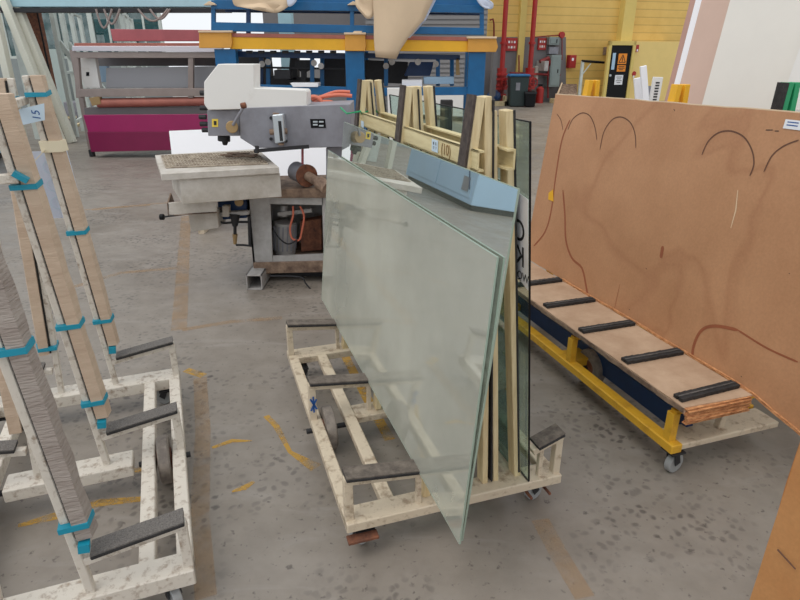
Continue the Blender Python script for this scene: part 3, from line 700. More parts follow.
# lower left tray, box and handle
pmb([(167, 203), (217, 198), (217, 213), (168, 216)], 'tray', 'table_w', MY-.25, .015)
MB().slab([A(167, 203, MY-.25)-MO, A(168, 216, MY-.25)-MO, A(174, 204, MY+.1)-MO, A(170, 193, MY+.1)-MO], (.01, 0, 0)).slab([A(168, 216, MY-.25)-MO, A(217, 213, MY-.25)-MO, A(217, 204, MY+.05)-MO, A(174, 204, MY+.05)-MO], (0, 0, .01)).build('tray_side', 'dirty', mc)
pmb([(188, 214), (217, 211), (219, 228), (191, 232)], 'coolant_box', 'table_w', MY-.1, .2)
MB().cyl(A(163, 217, MY-.27)-MO, A(195, 213, MY-.2)-MO, .006, 10).build('lever_rod', 'dark', mc)
MB().cyl(A(160, 217, MY-.27)-MO, A(164, 217, MY-.27)-MO, .022, 12).build('lever_knob', 'black', mc, .003)
# lower drill head
pmb([(217, 197), (247, 194), (247, 218), (219, 220)], 'lower_head', 'blue_dark', MY+.02, .25)
pmb([(217, 213), (249, 211), (249, 215), (217, 217)], 'bracket', 'machine_l', MY-.04, .06)
pmb([(222, 206), (229, 206), (229, 217), (222, 217)], 'clamp', 'table_w', MY-.06, .05)
MB().cyl(A(239, 202, MY-.05)-MO, A(239, 202, MY+.02)-MO, .032, 18).cyl(A(239, 202, MY-.07)-MO, A(239, 202, MY-.05)-MO, .018, 14).build('gauge', 'brass', mc, 0, True)
MB().cyl(A(235, 214, MY-.03)-MO, A(235, 226, MY-.03)-MO, .04, 14, .02).cyl(A(235, 226, MY-.03)-MO, A(235, 238, MY-.03)-MO, .012, 10).build('lower_spindle', 'dark', mc, 0, True)
MB().cyl(A(235, 234, MY-.03)-MO, A(235, 244, MY-.03)-MO, .02, 12, .012).build('drill_chuck', 'brass', mc, 0, True)
MB().tube([A(*p, MY-.04)-MO for p in [(236, 245), (243, 245), (252, 246)]], .008).tube([A(*p, MY-.04)-MO for p in [(249, 216), (250, 246)]], .012).tube([A(*p, MY-.04)-MO for p in smooth_px([(216, 214), (217, 220), (224, 223), (236, 222), (249, 222)])], .009).build('support_arm', 'dark', mc, 0, True)
# upper arm
pmb([(207, 110), (240, 110), (240, 136), (208, 136)], 'arm_nose', 'machine', MY+.0, .3)
pmb([(240, 108), (350, 104), (352, 147), (300, 148), (256, 148), (240, 138)], 'arm', 'machine', MY-.05, .4)
pmb([(204, 82), (218, 64), (254, 64), (254, 88), (305, 90), (307, 92), (307, 108), (208, 110), (204, 104)], 'white_cover', 'white_cover', MY-.04, .2)
pmb([(326, 148), (352, 146), (352, 200), (326, 200)], 'column', 'machine', MY+.02, .4)
lv = MB().cyl(A(232, 127, MY-.12)-MO, A(232, 127, MY)-MO, .042, 20).build('lever_hub', 'brass', mc, .004, True)
MB().cyl(A(233, 125, MY-.12)-MO, A(243, 108, MY-.16)-MO, .010, 10).build('lever', 'machine', lv, 0, True)
MB().cyl(A(241, 106, MY-.16)-MO, A(246, 105, MY-.16)-MO, .02, 12).build('knob', 'rust', lv, .003, True)
pmb([(212, 119), (218, 119), (218, 127), (212, 127)], 'warning_sticker', 'sign_y', MY-.003, .003, 0)
pmb([(213.7, 121), (216.3, 121), (216.3, 125), (213.7, 125)], 'sticker_mark', 'ink', MY-.006, .003, 0)
MB().cyl(A(224, 136, MY+.1)-MO, A(224, 141, MY+.1)-MO, .045, 14).cyl(A(225, 141, MY+.1)-MO, A(225, 145, MY+.1)-MO, .025, 12, .015).build('upper_spindle', 'dark', mc, 0, True)
ac = pmb([(272, 115), (283, 114), (285, 142), (275, 144)], 'air_cylinder', 'silver', MY-.13, .08, .006)
pmb([(278, 121), (281, 121), (283, 141), (280, 141)], 'slot', 'dark', MY-.133, .02, 0, ac)
MB().cyl(A(270, 132, MY-.09)-MO, A(287, 131, MY-.09)-MO, .02, 10).build('cross_pin', 'dirty', ac)
MB().cyl(A(276, 113, MY-.1)-MO, A(276, 117, MY-.1)-MO, .022, 10).build('end_cap', 'dirty', ac); MB().cyl(A(281, 143, MY-.1)-MO, A(281, 145, MY-.1)-MO, .02, 10).build('end_cap', 'dirty', ac)
for p in ((271, 139), (286, 141), (271, 118)): MB().cyl(A(*p, MY-.08)-MO, A(*p, MY-.05)-MO, .012, 8).build('screw', 'dark', mc)
npl = pmb([(310, 119), (325, 119), (326, 128), (311, 128)], 'name_plate', 'black', MY-.053, .004, 0)
for a, b in ((313, 121), (319, 121), (313, 124), (319, 125)): pmb([(a, b), (a+4.5, b), (a+4.5, b+1.5), (a, b+1.5)], 'plate_print', 'silver', MY-.0545, .002, 0, npl)
MB().bar(A(254, 151, MY-.12)-MO, A(309, 146.5, MY-.12)-MO, .012, .025).build('guide_bar', 'dark', mc)
MB().cyl(A(257, 146, MY-.12)-MO, A(257, 153, MY-.12)-MO, .014, 10).build('guide_knob', 'dark', mc)
MB().cyl(A(302.5, 147, MY+.05)-MO, A(302.5, 180, MY+.05)-MO, .009, 10).build('vertical_rod', 'maroon', mc)
for k, p in enumerate(((203, 93), (203, 108), (202, 117), (203, 124), (205, 130))): MB().cyl(A(*p, MY+.05)-MO-Vector((.02, 0, 0)), A(*p, MY+.05)-MO+Vector((.03, 0, 0)), .017, 8).build('bolt', 'dark', mc)
# flanged drive on the base
fl = MB().cyl(A(296, 171, MY+.12)-MO, A(305, 175, MY+.02)-MO, .072, 20).build('drive_drum', 'machine', mc, 0, True)
MB().cyl(A(306, 175.5, MY+.02)-MO, A(307.5, 176, MY+.0)-MO, .082, 24).build('flange', 'rust', fl, 0, True)
MB().cyl(A(308, 176, MY-.0)-MO, A(326, 187, MY-.16)-MO, .035, 14).cyl(A(320, 183, MY-.17)-MO, A(328, 189, MY-.24)-MO, .048, 14).build('shaft', 'dirty', fl, 0, True)
MB().tube([A(*p, MY+.3)-MO for p in smooth_px([(305, 104), (312, 97), (320, 100), (327, 112), (334, 128), (337, 140)])], .016).tube([A(*p, MY+.35)-MO for p in smooth_px([(312, 100), (322, 97), (338, 95), (352, 96)])], .014).tube([A(*p, MY+.32)-MO for p in smooth_px([(314, 103), (330, 102), (345, 108)])], .014).tube([A(*p, MY+.38)-MO for p in smooth_px([(316, 99), (335, 92), (350, 92)])], .012).build('air_hose', 'hose', mc, 0, True)

# ---- white sheet on a low stand behind the machine
wp = thing('white_sheet', 'bright white laminated sheet standing on edge behind the drilling machine', 'board', (0, 5.9, 0))
def lp(px, py, y, o): return at(px, py, y)-Vector((0, o, 0))
pw = [lp(169, 131, 6.05, 5.9), lp(176, 192, 5.85, 5.9), lp(345, 186, 5.85, 5.9), lp(345, 124, 6.05, 5.9)]
MB().slab(pw, (0, .012, 0)).build('panel', 'white', wp)
for px in (200, 320):
    q = at(px, 190, 5.9)-Vector((0, 5.9, 0)); MB().box(q.x-.03, q.x+.03, -.12, .35, 0, q.z-.002).build('block', 'cream', wp)

# ------------------------------------------------------------------ magenta rack
RY = 10.6
rk = thing('roller_rack', 'taupe roller rack with magenta apron and long rose beam on top', 'rack', (0, RY, 0))
RO = Vector((0, RY, 0))
def rp(pts, name, m, y=RY, d=.1, par=None, bevel=.004): return MB().slab([at(a, b, y)-RO for a, b in pts], (0, d, 0)).build(name, m, par or rk, bevel)
rp([(110, 29), (218, 30), (218, 41), (113, 41)], 'rose_beam', 'maroon', RY+.1, .3)
rp([(74, 43), (218, 43), (218, 46), (74, 46)], 'belt', 'copper', RY+.02, 1.2)
rp([(72, 46), (222, 46), (222, 52), (72, 51)], 'roller_rail', 'steel', RY, .12)
rp([(72, 52), (222, 52), (222, 58), (76, 58)], 'side_beam', 'taupe', RY+.02, .1)
for a in (73, 188): rp([(a, 56), (a+5, 56), (a+8 if a < 100 else a+5, 98), (a+3 if a < 100 else a, 98)], 'upright', 'taupe', RY+.03, .08)
rp([(78, 89), (222, 88), (222, 96), (80, 97)], 'side_beam', 'taupe', RY+.02, .1)
rp([(106, 68), (222, 66), (222, 88), (106, 88)], 'back_panel', 'grey_panel', RY+.35, .02)
rp([(78, 58), (95, 58), (100, 88), (84, 88)], 'control_panel', 'white_cover', RY+.2, .1)
rp([(86, 72), (89, 72), (89, 76), (86, 76)], 'button', 'black', RY+.19, .02)
rp([(96, 66), (107, 66), (107, 82), (99, 82)], 'valve_box', 'ltblue', RY+.5, .1)
rp([(84, 58), (215, 58), (215, 66), (90, 66)], 'rear_beam', 'sheeting_grey', RY+.9, .05)  # dark grey beam at the back of the rack
MB().cyl(at(98, 103, RY+.1)-RO, at(222, 101, RY+.1)-RO, .075, 18).build('covered_roller', 'copper', rk, 0, True)
rp([(89, 98), (99, 96), (101, 104), (92, 106)], 'roller_boss', 'brass', RY+.02, .1)
rp([(84, 108), (222, 107), (222, 117), (85, 117)], 'lower_beam', 'sheeting_grey', RY+.1, .3)  # dark strip drawn for the shaded gap between roller and apron, not a beam
rp([(83, 115), (222, 114), (222, 132), (88, 132)], 'apron_upper', 'magenta', RY-.05, .05)
rp([(87, 132), (222, 132), (222, 149), (91, 152)], 'apron_lower', 'magenta_d', RY-.05, .4)
for a, b in ((94, 156), (218, 152)): q = gr(a, b)-RO; MB().box(q.x-.03, q.x+.03, q.y-.1, q.y, 0, .12).build('foot', 'dark', rk)
for a in (72, 215): q = at(a, 50, RY+1.1)-RO; MB().box(q.x, q.x+.08, 1.0, 1.08, 0, q.z).build('upright', 'taupe', rk)

# ------------------------------------------------------------------ blue cutting table
GY = 9.4
gn = thing('cutting_table', 'blue two-tier steel cutting machine with yellow long beams', 'machine', (0, GY, 0)); GO = Vector((0, GY, 0))
def gp(pts, name, m, y=GY, d=.1, par=None, bevel=.004): return MB().slab([at(a, b, y)-GO for a, b in pts], (0, d, 0)).build(name, m, par or gn, bevel)
def to_floor(px, py, w, y, name='leg', m='blue', d=.16):
    p = at(px, py, y)-GO; q = at(px+w, py, y)-GO
    return MB().box(p.x, q.x, y-GY, y-GY+d, 0, p.z).build(name, m, gn, .004)
gp([(230, 37), (470, 37), (470, 52), (230, 49)], 'yellow_beam', 'yellow_b', GY+.0, .14)
gp([(230, 33), (472, 37), (472, 41), (230, 37)], 'rose_rail', 'copper', GY-.01, .16)
for a, b, c, d_ in ((199, 231, 32, 48), (345, 365, 34, 51), (468, 496, 38, 52)):
    gp([(a, c), (b, c), (b+(1 if b < 400 else 2), d_-5), (b, d_), (a, d_)], 'end_cap', 'orange_gold', GY-.05, .2)
    gp([(a-1, c-1.5), (b+1, c-1.5), (b+1, c+.5), (a-1, c+.5)], 'cap_plate', 'tan_sheet', GY-.08, .26)
to_floor(214, 49, 21, GY); to_floor(345, 51, 19, GY); to_floor(469, 52, 17, GY)
to_floor(222, 49, 18, GY+2.2); to_floor(352, 51, 16, GY+2.2); to_floor(466, 52, 14, GY+2.2)
gp([(236, 84), (350, 87), (350, 95), (236, 93)], 'lower_beam', 'blue', GY+.03, .08)
gp([(365, 88), (470, 87), (470, 95), (365, 96)], 'lower_beam', 'blue', GY+.03, .08)
gp([(236, 51), (345, 53), (345, 59), (236, 57)], 'inner_beam', 'blue_dark', GY+.3, .1)
gp([(365, 53), (460, 55), (460, 60), (365, 58)], 'inner_beam', 'blue_dark', GY+.3, .1)
gp([(211, 22), (484, 28), (484, 35), (211, 31)], 'upper_beam', 'blue', GY-.02, .1)
gp([(211, 0), (484, 5), (484, 13), (211, 9)], 'table_beam', 'blue', GY+.0, .12)
gp([(214, -14), (484, -12), (484, 5), (214, 2)], 'table_deck', 'blue', GY+.05, 2.2)
gp([(225, 9), (480, 13), (480, 15), (225, 12)], 'underframe', 'blue_dark', GY+.4, .1)
for a in (211, 246, 350, 480): gp([(a, 4), (a+4, 4), (a+4, 34), (a, 34)], 'stanchion', 'blue_dark' if a == 246 else 'blue', GY+.01, .06)
for a in (209, 353, 486): gp([(a-6, 5), (a+7, 5), (a+5, 3), (a, 1), (a-3, 3)], 'bracket', 'tan_sheet', GY-.05, .12)
gp([(354, 31), (362, 31), (361, 34), (352, 34)], 'bracket', 'tan_sheet', GY-.06, .12)
rnd = random.Random(9)
for a in (259, 266, 310, 320, 384, 436, 450): gp([(a, 56), (a+4, 56), (a+4, 86), (a, 86)], 'inner_post', 'blue_dark' if a % 2 else 'blue', GY+.4+rnd.uniform(0, .3), .05)
for a, b, c in ((262, 64, 3), (268, 62, 3), (314, 63, 3), (321, 66, 3), (386, 66, 4), (392, 62, 3), (436, 64, 4), (418, 62, 3)):
    MB().cyl(at(a, b, GY+.25)-GO, at(a, b, GY+.35)-GO, .045, 12).build('guide_wheel', 'machine_l', gn, 0, True)
for pts in ([(236, 57), (268, 57), (272, 90), (236, 90)], [(268, 76), (345, 80), (345, 90), (268, 90)], [(324, 57), (345, 57), (345, 90), (324, 90)], [(290, 57), (297, 57), (297, 80), (288, 80)]): gp(pts, 'dark_fill', 'dark', GY+1.0, .3)  # dark blocks added to paint the dim interior between the legs
gp([(240, 66), (345, 68), (345, 70), (240, 68)], 'drive_shaft', 'dark', GY+.5, .03)
gp([(274, 70), (290, 70), (290, 79), (274, 79)], 'drive_motor', 'dark', GY+.3, .2)
gp([(296, 60), (312, 60), (314, 68), (306, 72), (306, 84), (301, 84), (301, 72), (294, 66)], 'gear_bracket', 'dark', GY+.6, .1)
gp([(365, 60), (408, 62), (408, 84), (365, 82)], 'dark_motor_bank', 'dark', GY+1.2, .3)
gp([(410, 62), (434, 62), (430, 76), (404, 76)], 'drive_housing', 'blue_dark', GY+.8, .2)
gp([(290, 83), (318, 83), (318, 87), (293, 87)], 'white_tray', 'white', GY+.0, .3)
gp([(402, 80), (422, 80), (422, 87), (402, 87)], 'white_tray', 'white', GY+.1, .3)
gp([(424, 77), (454, 77), (454, 84), (424, 84)], 'grey_tray', 'ltblue', GY+.3, .3)
gp([(456, 58), (459, 58), (460, 75), (456, 75)], 'pneumatic_cylinder', 'brass', GY+.3, .05)
for k in range(8):
    a = 246+k*12; gp([(a, 50.5), (a+6, 50.5), (a+6, 53.5), (a, 53.5)], 'clamp_block', 'dark', GY+.12, .05)

# sheets draped on it
def drape(name, label, pts, y, m, curl=0.06, cat='sheet'):
    o = thing(name, label, cat, (0, y, 0)); mb = MB(); n = 14
    c = sum((at(a, b, y)-Vector((0, y, 0)) for a, b in pts), Vector())/len(pts)
    sp = smooth_px(pts+[pts[0]], 4)[:-1]; P_ = [at(a, b, y)-Vector((0, y, 0)) for a, b in sp]
    P_ = [p+Vector((0, -abs(math.sin((p.x-c.x)*5+p.z*4))*curl, 0)) for p in P_]
    rings = [P_, [c.lerp(p, .66)+Vector((0, -curl*.5*math.sin(p.x*9), 0)) for p in P_], [c.lerp(p, .33) for p in P_]]
    k = len(P_); vs = rings[0]+rings[1]+rings[2]+[c]
    fs = [(r*k+i, r*k+(i+1) % k, (r+1)*k+(i+1) % k, (r+1)*k+i) for r in range(2) for i in range(k)]+[(2*k+i, 2*k+(i+1) % k, 3*k) for i in range(k)]
    q = mb.add(vs, fs).build('cloth', m, o, 0, True); md = q.modifiers.new('thickness', 'SOLIDIFY'); md.thickness = .012; return o
drape('tan_sheet', 'rounded tan sheet hanging over the front of the blue cutting table', [(233, -14), (234, 4), (244, 8), (262, 11), (276, 13), (286, 9), (293, 2), (297, -14)], GY-.18, 'tan_sheet')
drape('white_sheet', 'pale bluish sheet corner beside the rounded tan sheet', [(286, -14), (288, 6), (296, 2), (302, -14)], GY-.24, 'poly', .02)
big = thing('tan_sheet', 'large tan sheet hanging down across the yellow beam', 'sheet', (0, GY-.3, 0)); gO = Vector((0, GY-.3, 0))
rows = [((372, -16), (437, -16)), ((373, 0), (433, 0)), ((374, 20), (424, 20)), ((374, 38), (408, 38)), ((375, 50), (400, 50)), ((376, 57), (396, 59))]
vs = []
for r, (l_, rr_) in enumerate(rows):
    for k in range(9): t = k/8; vs.append(at(l_[0]+(rr_[0]-l_[0])*t, l_[1]+(rr_[1]-l_[1])*t, GY-.3-.05*math.sin(t*3.1)+.02*r)-gO)
q = MB().add(vs, [(r*9+k, r*9+k+1, (r+1)*9+k+1, (r+1)*9+k) for r in range(5) for k in range(8)]).build('cloth', 'tan_sheet', big, 0, True); md = q.modifiers.new('thickness', 'SOLIDIFY'); md.thickness = .01
MB().slab([at(437, -16, GY-.3)-gO, at(433, 0, GY-.3)-gO, at(424, 20, GY-.28)-gO, at(408, 38, GY-.26)-gO, at(410, 38, GY-.2)-gO, at(426, 20, GY-.22)-gO, at(436, 0, GY-.22)-gO, at(440, -16, GY-.2)-gO], (0, .012, 0)).build('curled_edge', 'poly', big)
drape('white_sheet', 'crumpled white sheet corner at the right end of the blue table', [(474, -6), (478, 3), (484, 8), (492, 9), (493, 3), (486, -2), (484, -8)], GY-.14, 'poly', .03)
drape('tan_sheet', 'small crumpled tan sheet left of the large hanging one', [(355, -4), (356, 6), (362, 14), (368, 19), (374, 14), (373, -4)], GY-.22, 'tan_sheet', .04)

# ------------------------------------------------------------------ low things between the blue table and the glass trolley
def ground_box(name, label, cat, p0, p1, h, depth, m, top=None, group=None):
    a, b = gr(*p0), gr(*p1); d = b-a; az_ = math.atan2(d.y, d.x); t = thing(name, label, cat, a, az_, group)
    MB().box(0, d.length, 0, depth, .0, h).build('body', m, t, .01); return t, d.length
t, l_ = ground_box('wheeled_cabinet', 'low white wheeled cabinet on the floor under the blue cutting table', 'cabinet', (404, 118), (470, 122), .1, .5, 'white_cover')
t.location.z = .12
for x, y in ((.1, .1), (l_-.1, .1), (.1, .4), (l_-.1, .4)):
    MB().cyl((x-.02, y, -.07), (x+.02, y, -.07), .05, 14).build('wheel', 'black', t); MB().box(x-.02, x+.02, y-.02, y+.02, -.07, .0).build('caster_fork', 'dark', t)
MB().box(0, l_, .0, .5, .1, .62).build('upper_box', 'white_cover', t, .01)
cy = at(396, 100, 7.2)
t = thing('white_post', 'white steel column foot beside the black post under the blue table', 'post', (cy.x, 7.2, 0))
zt_ = at(396, 88, 7.2).z
MB().slab([(-.06, 0, .06), (.12, 0, .06), (.10, 0, zt_), (-.10, 0, zt_)], (0, .08, 0)).build('plate', 'white_cover', t, .004)
MB().box(-.08, .16, -.05, .13, .03, .06).build('foot_plate', 'dark', t)
MB().cyl((-.02, .0, .03), (.06, .0, .03), .03, 14).build('wheel', 'black', t)
pst = thing('black_post', 'tall black padded post standing behind the glass trolley rails', 'post', (at(447, 100, 3.6).x, 3.6, 0))
MB().box(-.035, .035, 0, .05, .012, at(447, 100, 3.6).z).build('pad', 'rubber', pst, .004)
MB().box(-.1, .1, -.1, .15, 0, .012).build('foot_plate', 'dark', pst)
tb_ = thing('timber_stack', 'stack of planks on the floor beneath the blue cutting table', 'timber', (at(430, 100, 8.4).x, 8.2, 0), .05)
k = 0
for r in range(6):
    for c in range(3):
        MB().box(-.35+.02*((r*7+c) % 3), .35-.03*((r+c) % 2), .12*c, .12*c+.11, .10*r, .10*r+.06).build('plank', 'dirty' if (r+c) % 3 else 'plank', tb_, .003)
    MB().box(-.25, -.2, 0, .35, .10*r+.06, .10*r+.1).build('spacer', 'dirty', tb_); MB().box(.2, .25, 0, .35, .10*r+.06, .10*r+.1).build('spacer', 'dirty', tb_)

# ------------------------------------------------------------------ back wall (yellow)
OW = gr(540, 102); OW.z = 0; FW = frame(OW, AZ)
def wthing(name, label, cat, group=None): return thing(name, label, cat, OW, AZ, group)
def wpt(px, py, v=0):
    n_ = Vector((-math.sin(AZ), math.cos(AZ), 0)); p0 = OW+n_*v; r = ray(px, py); p = C0+r*((p0-C0).dot(n_)/r.dot(n_)); d = p-OW
    return Vector((d.dot(Vector((math.cos(AZ), math.sin(AZ), 0))), v, p.z))
def wq(pts, name, m, v=0, d=.05, par=None, bevel=0): return MB().slab([wpt(a, b, v) for a, b in pts], (0, d, 0)).build(name, m, par, bevel)
wl = MB().box(-3.2, 22, 0, .25, 0, 8).build('wall_back', 'wall_y'); wl.location = OW; wl.rotation_euler.z = AZ; struct(wl)
dd = wq([(478, 37), (566, 37), (566, 104), (478, 104)], 'trim_15', 'sheeting_grey', -.03, .03); dd.location = OW; dd.rotation_euler.z = AZ; struct(dd)
pl_ = MB().box(3.05, 3.55, -.3, .0, 0, 8).build('trim_16', 'yellow_wall'); pl_.location = OW; pl_.rotation_euler.z = AZ; struct(pl_)
pl2 = MB().box(-1.15, -.9, -.12, .0, 0, 8).build('trim_17', 'yellow_wall'); pl2.location = OW; pl2.rotation_euler.z = AZ; struct(pl2)
pl3 = MB().box(-2.66, -2.5, -1.2, -1.05, 0, 1.78).build('trim_18', 'sheeting_grey'); pl3.location = OW; pl3.rotation_euler.z = AZ; struct(pl3)
pl4 = MB().box(-3.5, -3.1, -.1, .3, 0, 8).build('trim_19', 'concrete_wall'); pl4.location = OW; pl4.rotation_euler.z = AZ; struct(pl4)
def pipe(label, px, pyv, vx):
    t = wthing('fire_riser', label, 'pipe'); p = wpt(px, pyv, vx)
    MB().cyl((p.x, vx, 1.15), (p.x, vx, 7), .085, 16).build('riser', 'red', t, 0, True)
    MB().cyl((p.x, vx, 0), (p.x, vx, .5), .12, 16).build('base_pipe', 'red_dark', t, 0, True)
    for z, r, h in ((.5, .22, .07), (.62, .22, .05), (.82, .25, .07), (.98, .24, .06), (1.16, .17, .06), (2.0, .12, .08), (.3, .2, .06)):
        MB().cyl((p.x, vx, z), (p.x, vx, z+h), r, 18).build('flange', 'red', t, 0, True)
    MB().cyl((p.x, vx, .55), (p.x, vx, 1.2), .16, 16).build('valve_body', 'red', t, 0, True)
    MB().cyl((p.x, vx, .74), (p.x, vx-.28, .74), .09, 14).build('branch', 'red_dark', t, 0, True)
    MB().ring((p.x, vx-.32, .74), (0, 1, 0), .17, .14, .03).bar((p.x-.15, vx-.32, .74), (p.x+.15, vx-.32, .74), .02, .02).bar((p.x, vx-.32, .6), (p.x, vx-.32, .88), .02, .02).build('hand_wheel', 'red', t)
    return p
pipe('left red fire riser with stacked valves by the grey wall', 502, 70, -.5)
pipe('right red fire riser with stacked valves behind the green bin', 530, 70, -.5)
t = wthing('fire_pipe', 'thin red pipe bend beside the left fire riser', 'pipe')
MB().tube([wpt(490, 20, -.2), wpt(493, 19, -.2), wpt(494, 24, -.2), wpt(494, 60, -.2)], .03).build('pipe', 'red_dark', t, 0, True)
t = wthing('fire_pipe', 'low red drain pipework on the wall near the floor between the risers', 'pipe')
MB().tube([wpt(510, 73, -.3), wpt(560, 75, -.3)], .04).tube([wpt(548, 60, -.3), wpt(548, 98, -.3)], .035).tube([wpt(540, 62, -.3), wpt(548, 58, -.3), wpt(551, 66, -.3)], .07).tube([wpt(562, 34, -.2), wpt(562, 60, -.2)], .02).tube([wpt(519, 55, -.3), wpt(519, 72, -.3)], .025).build('pipe', 'red_dark', t, 0, True)
t = wthing('alarm_bell', 'small red alarm device at the end of a thin red pipe', 'alarm')
p = wpt(561, 35, -.2); MB().cyl(p+Vector((0, 0, 0)), p+Vector((0, -.1, 0)), .11, 16).build('bell', 'red', t, 0, True); MB().tube([p, wpt(535, 37, -.2)], .02).build('pipe', 'red_dark', t)
def wallbox(name, label, cat, px0, py0, px1, py1, m, v=-.25, extra=None):
    t = wthing(name, label, cat); a, b = wpt(px0, py1, v), wpt(px1, py0, v)
    MB().box(a.x, b.x, v, -.005, a.z, b.z).build('body', m, t, .01)
    if extra: extra(t, a, b, v)
    return t
def doorline(t, a, b, v):
    MB().box(a.x+.05, b.x-.05, v-.012, v, a.z+.05, b.z-.05).build('door', 'grey_cab', t, .004); MB().box(b.x-.14, b.x-.11, v-.03, v-.012, (a.z+b.z)/2-.06, (a.z+b.z)/2+.06).build('handle', 'dark', t)
wallbox('electrical_cabinet', 'tall grey electrical cabinet on the wall right of the risers', 'cabinet', 549, 55, 562, 87, 'grey_cab', -.4, doorline)
wallbox('electrical_cabinet', 'small grey electrical box above the tall grey cabinet', 'cabinet', 549, 37, 560, 45, 'grey_cab', -.25, doorline)
wallbox('meter_box', 'grey perforated meter box between the two grey cabinets', 'cabinet', 549, 47, 559, 54, 'machine', -.2)
def redsign(t, a, b, v):
    w_, h_ = b.x-a.x, b.z-a.z
    for i in range(3):
        for j in range(2): MB().box(a.x+w_*(.15+.25*i), a.x+w_*(.15+.25*i)+w_*.15, v-.01, v, a.z+h_*(.2+.4*j), a.z+h_*(.2+.4*j)+h_*.18).build('print', 'paper' if (i+j) % 2 else 'pinkboard', t)
wallbox('fire_sign', 'red fire instruction board beside the left riser', 'sign', 506, 38, 518, 51, 'red', -.1, redsign)
wallbox('fire_sign', 'red fire instruction board beside the right riser', 'sign', 538, 38, 547, 50, 'red', -.1, redsign)
wallbox('fire_box', 'bright red box mounted on the yellow cladding', 'fire box', 569, 55, 577, 68, 'red', -.22, lambda t, a, b, v: (MB().box(a.x+.04, b.x-.04, v-.01, v, a.z+.06, b.z-.06).build('door', 'red', t, .003), MB().box(a.x+.08, a.x+.16, v-.02, v-.01, b.z-.2, b.z-.1).build('print', 'paper', t)))
wallbox('gauge_box', 'small white box with pipe between right riser and grey cabinet', 'box', 544, 61, 549, 71, 'machine_l', -.6)
wallbox('white_box', 'small white box on the wall behind the green bin', 'box', 535, 66, 539, 80, 'table_w', -.25)
t = wthing('hand_rail', 'black bar on a white bracket along the yellow wall by the door', 'rail')
MB().cyl(wpt(582, 61, -.6), wpt(604, 62.5, -.6), .045, 10).build('bar', 'black', t); MB().cyl(wpt(606, 67, -.6), wpt(632, 67, -.6), .03, 10).build('bar', 'black', t)
p = wpt(583, 61, -.6); MB().box(p.x-.05, p.x+.05, -.62, -.55, 0, p.z).build('stand', 'pale_rack', t)
MB().bar(Vector((p.x, -.6, p.z-.5)), Vector((p.x+.35, -.6, p.z-.08)), .03, .03).build('brace', 'pale_rack', t)
# bins and extinguisher
def bin_(name, label, px, py, wb, h, m, lid):
    g = gr(px, py); t = thing(name, label, 'bin', g, 0)
    n = 8; mb = MB()
    mb.slab([(-wb*.42, 0, 0.02), (wb*.42, 0, .02), (wb*.5, 0, h), (-wb*.5, 0, h)], (0, wb*.95, 0)); mb.build('body', m, t, .02)
    if lid:
        MB().slab([(-wb*.56, -.05, h), (wb*.56, -.05, h), (wb*.5, -.05, h+.07), (-wb*.5, -.05, h+.07)], (0, wb*1.1, 0)).build('lid', lid, t, .015)
        for s_ in (-1, 1): MB().cyl((s_*wb*.36, wb*.85, .1), (s_*wb*.46, wb*.85, .1), .1, 14).build('wheel', 'black', t)
        MB().cyl((-wb*.4, wb*1.02, h-.05), (wb*.4, wb*1.02, h-.05), .02, 8).build('handle', m, t)
        MB().box(-.12, .02, -.01, .01, h*.55, h*.8).build('print', 'machine', t)
    else:
        MB().slab([(-wb*.52, -.02, h-.06), (wb*.52, -.02, h-.06), (wb*.52, -.02, h), (-wb*.52, -.02, h)], (0, wb, 0)).build('rim', 'dark', t)
    return t
bin_('wheelie_bin', 'dark green wheelie bin with a blue lid in front of the fire risers', 518, 107, .64, .98, 'bin', 'bin_lid')
bin_('waste_tub', 'black waste tub on the floor right of the green bin', 530, 107.5, .38, .50, 'black', None)
g = gr(539, 103); t = thing('fire_extinguisher', 'red fire extinguisher standing near the wall right of the bins', 'extinguisher', g)
MB().cyl((0, 0, 0), (0, 0, .5), .14, 16).cyl((0, 0, .5), (0, 0, .58), .14, 16, .05).build('cylinder', 'red', t, 0, True); MB().box(-.08, .08, -.03, .03, .58, .66).build('valve', 'black', t)
g = gr(496, 106); t = thing('wooden_crate', 'open timber crate holding a blue bag left of the green bin', 'crate', g)
for x in (-.35, .3): MB().box(x, x+.06, 0, .5, 0, .32).build('side', 'wood_cream', t)
MB().box(-.35, .36, 0, .05, .02, .16).build('slat', 'wood_cream', t); MB().box(-.35, .36, 0, .5, 0, .02).build('bottom', 'plank', t)
g = gr(497.5, 106); bgm = bmesh.new(); bmesh.ops.create_icosphere(bgm, subdivisions=3, radius=.26)
for v_ in bgm.verts: v_.co.z = v_.co.z*.75+.28; v_.co += v_.co.normalized()*.03*math.sin(v_.co.x*20+v_.co.y*13)
me = bpy.data.meshes.new('cloth_bag'); bgm.to_mesh(me); bgm.free(); me.materials.append(M['blue_dark']); bo = bpy.data.objects.new('cloth_bag', me); COL.objects.link(bo); bo.location = g+Vector((-.1, .25, -.0)); tag(bo, 'dark blue bag stuffed in the timber crate by the wall', 'bag')
g = gr(585, 100); t = thing('timber_pallet', 'low pile of pale timber on the floor at the foot of the grey cabinet', 'timber', gr(552, 104), AZ)
for k in range(4): MB().box(.2, 1.3, -.1+.16*k, .03+.16*k, .0, .16).build('plank', 'plank', t, .005)
t = thing('brown_board', 'brown board leaning on the yellow wall beyond the bins', 'board', OW, AZ)
MB().slab([wpt(556, 101, -.9), wpt(577, 101, -.9), wpt(577, 84, -.25), wpt(563, 84, -.25)], (0, .03, 0)).build('panel', 'dirty', t)
MB().bar(wpt(556, 98, -1.0), wpt(562, 83, -.5), .04, .04).build('batten', 'tan_sheet', t)

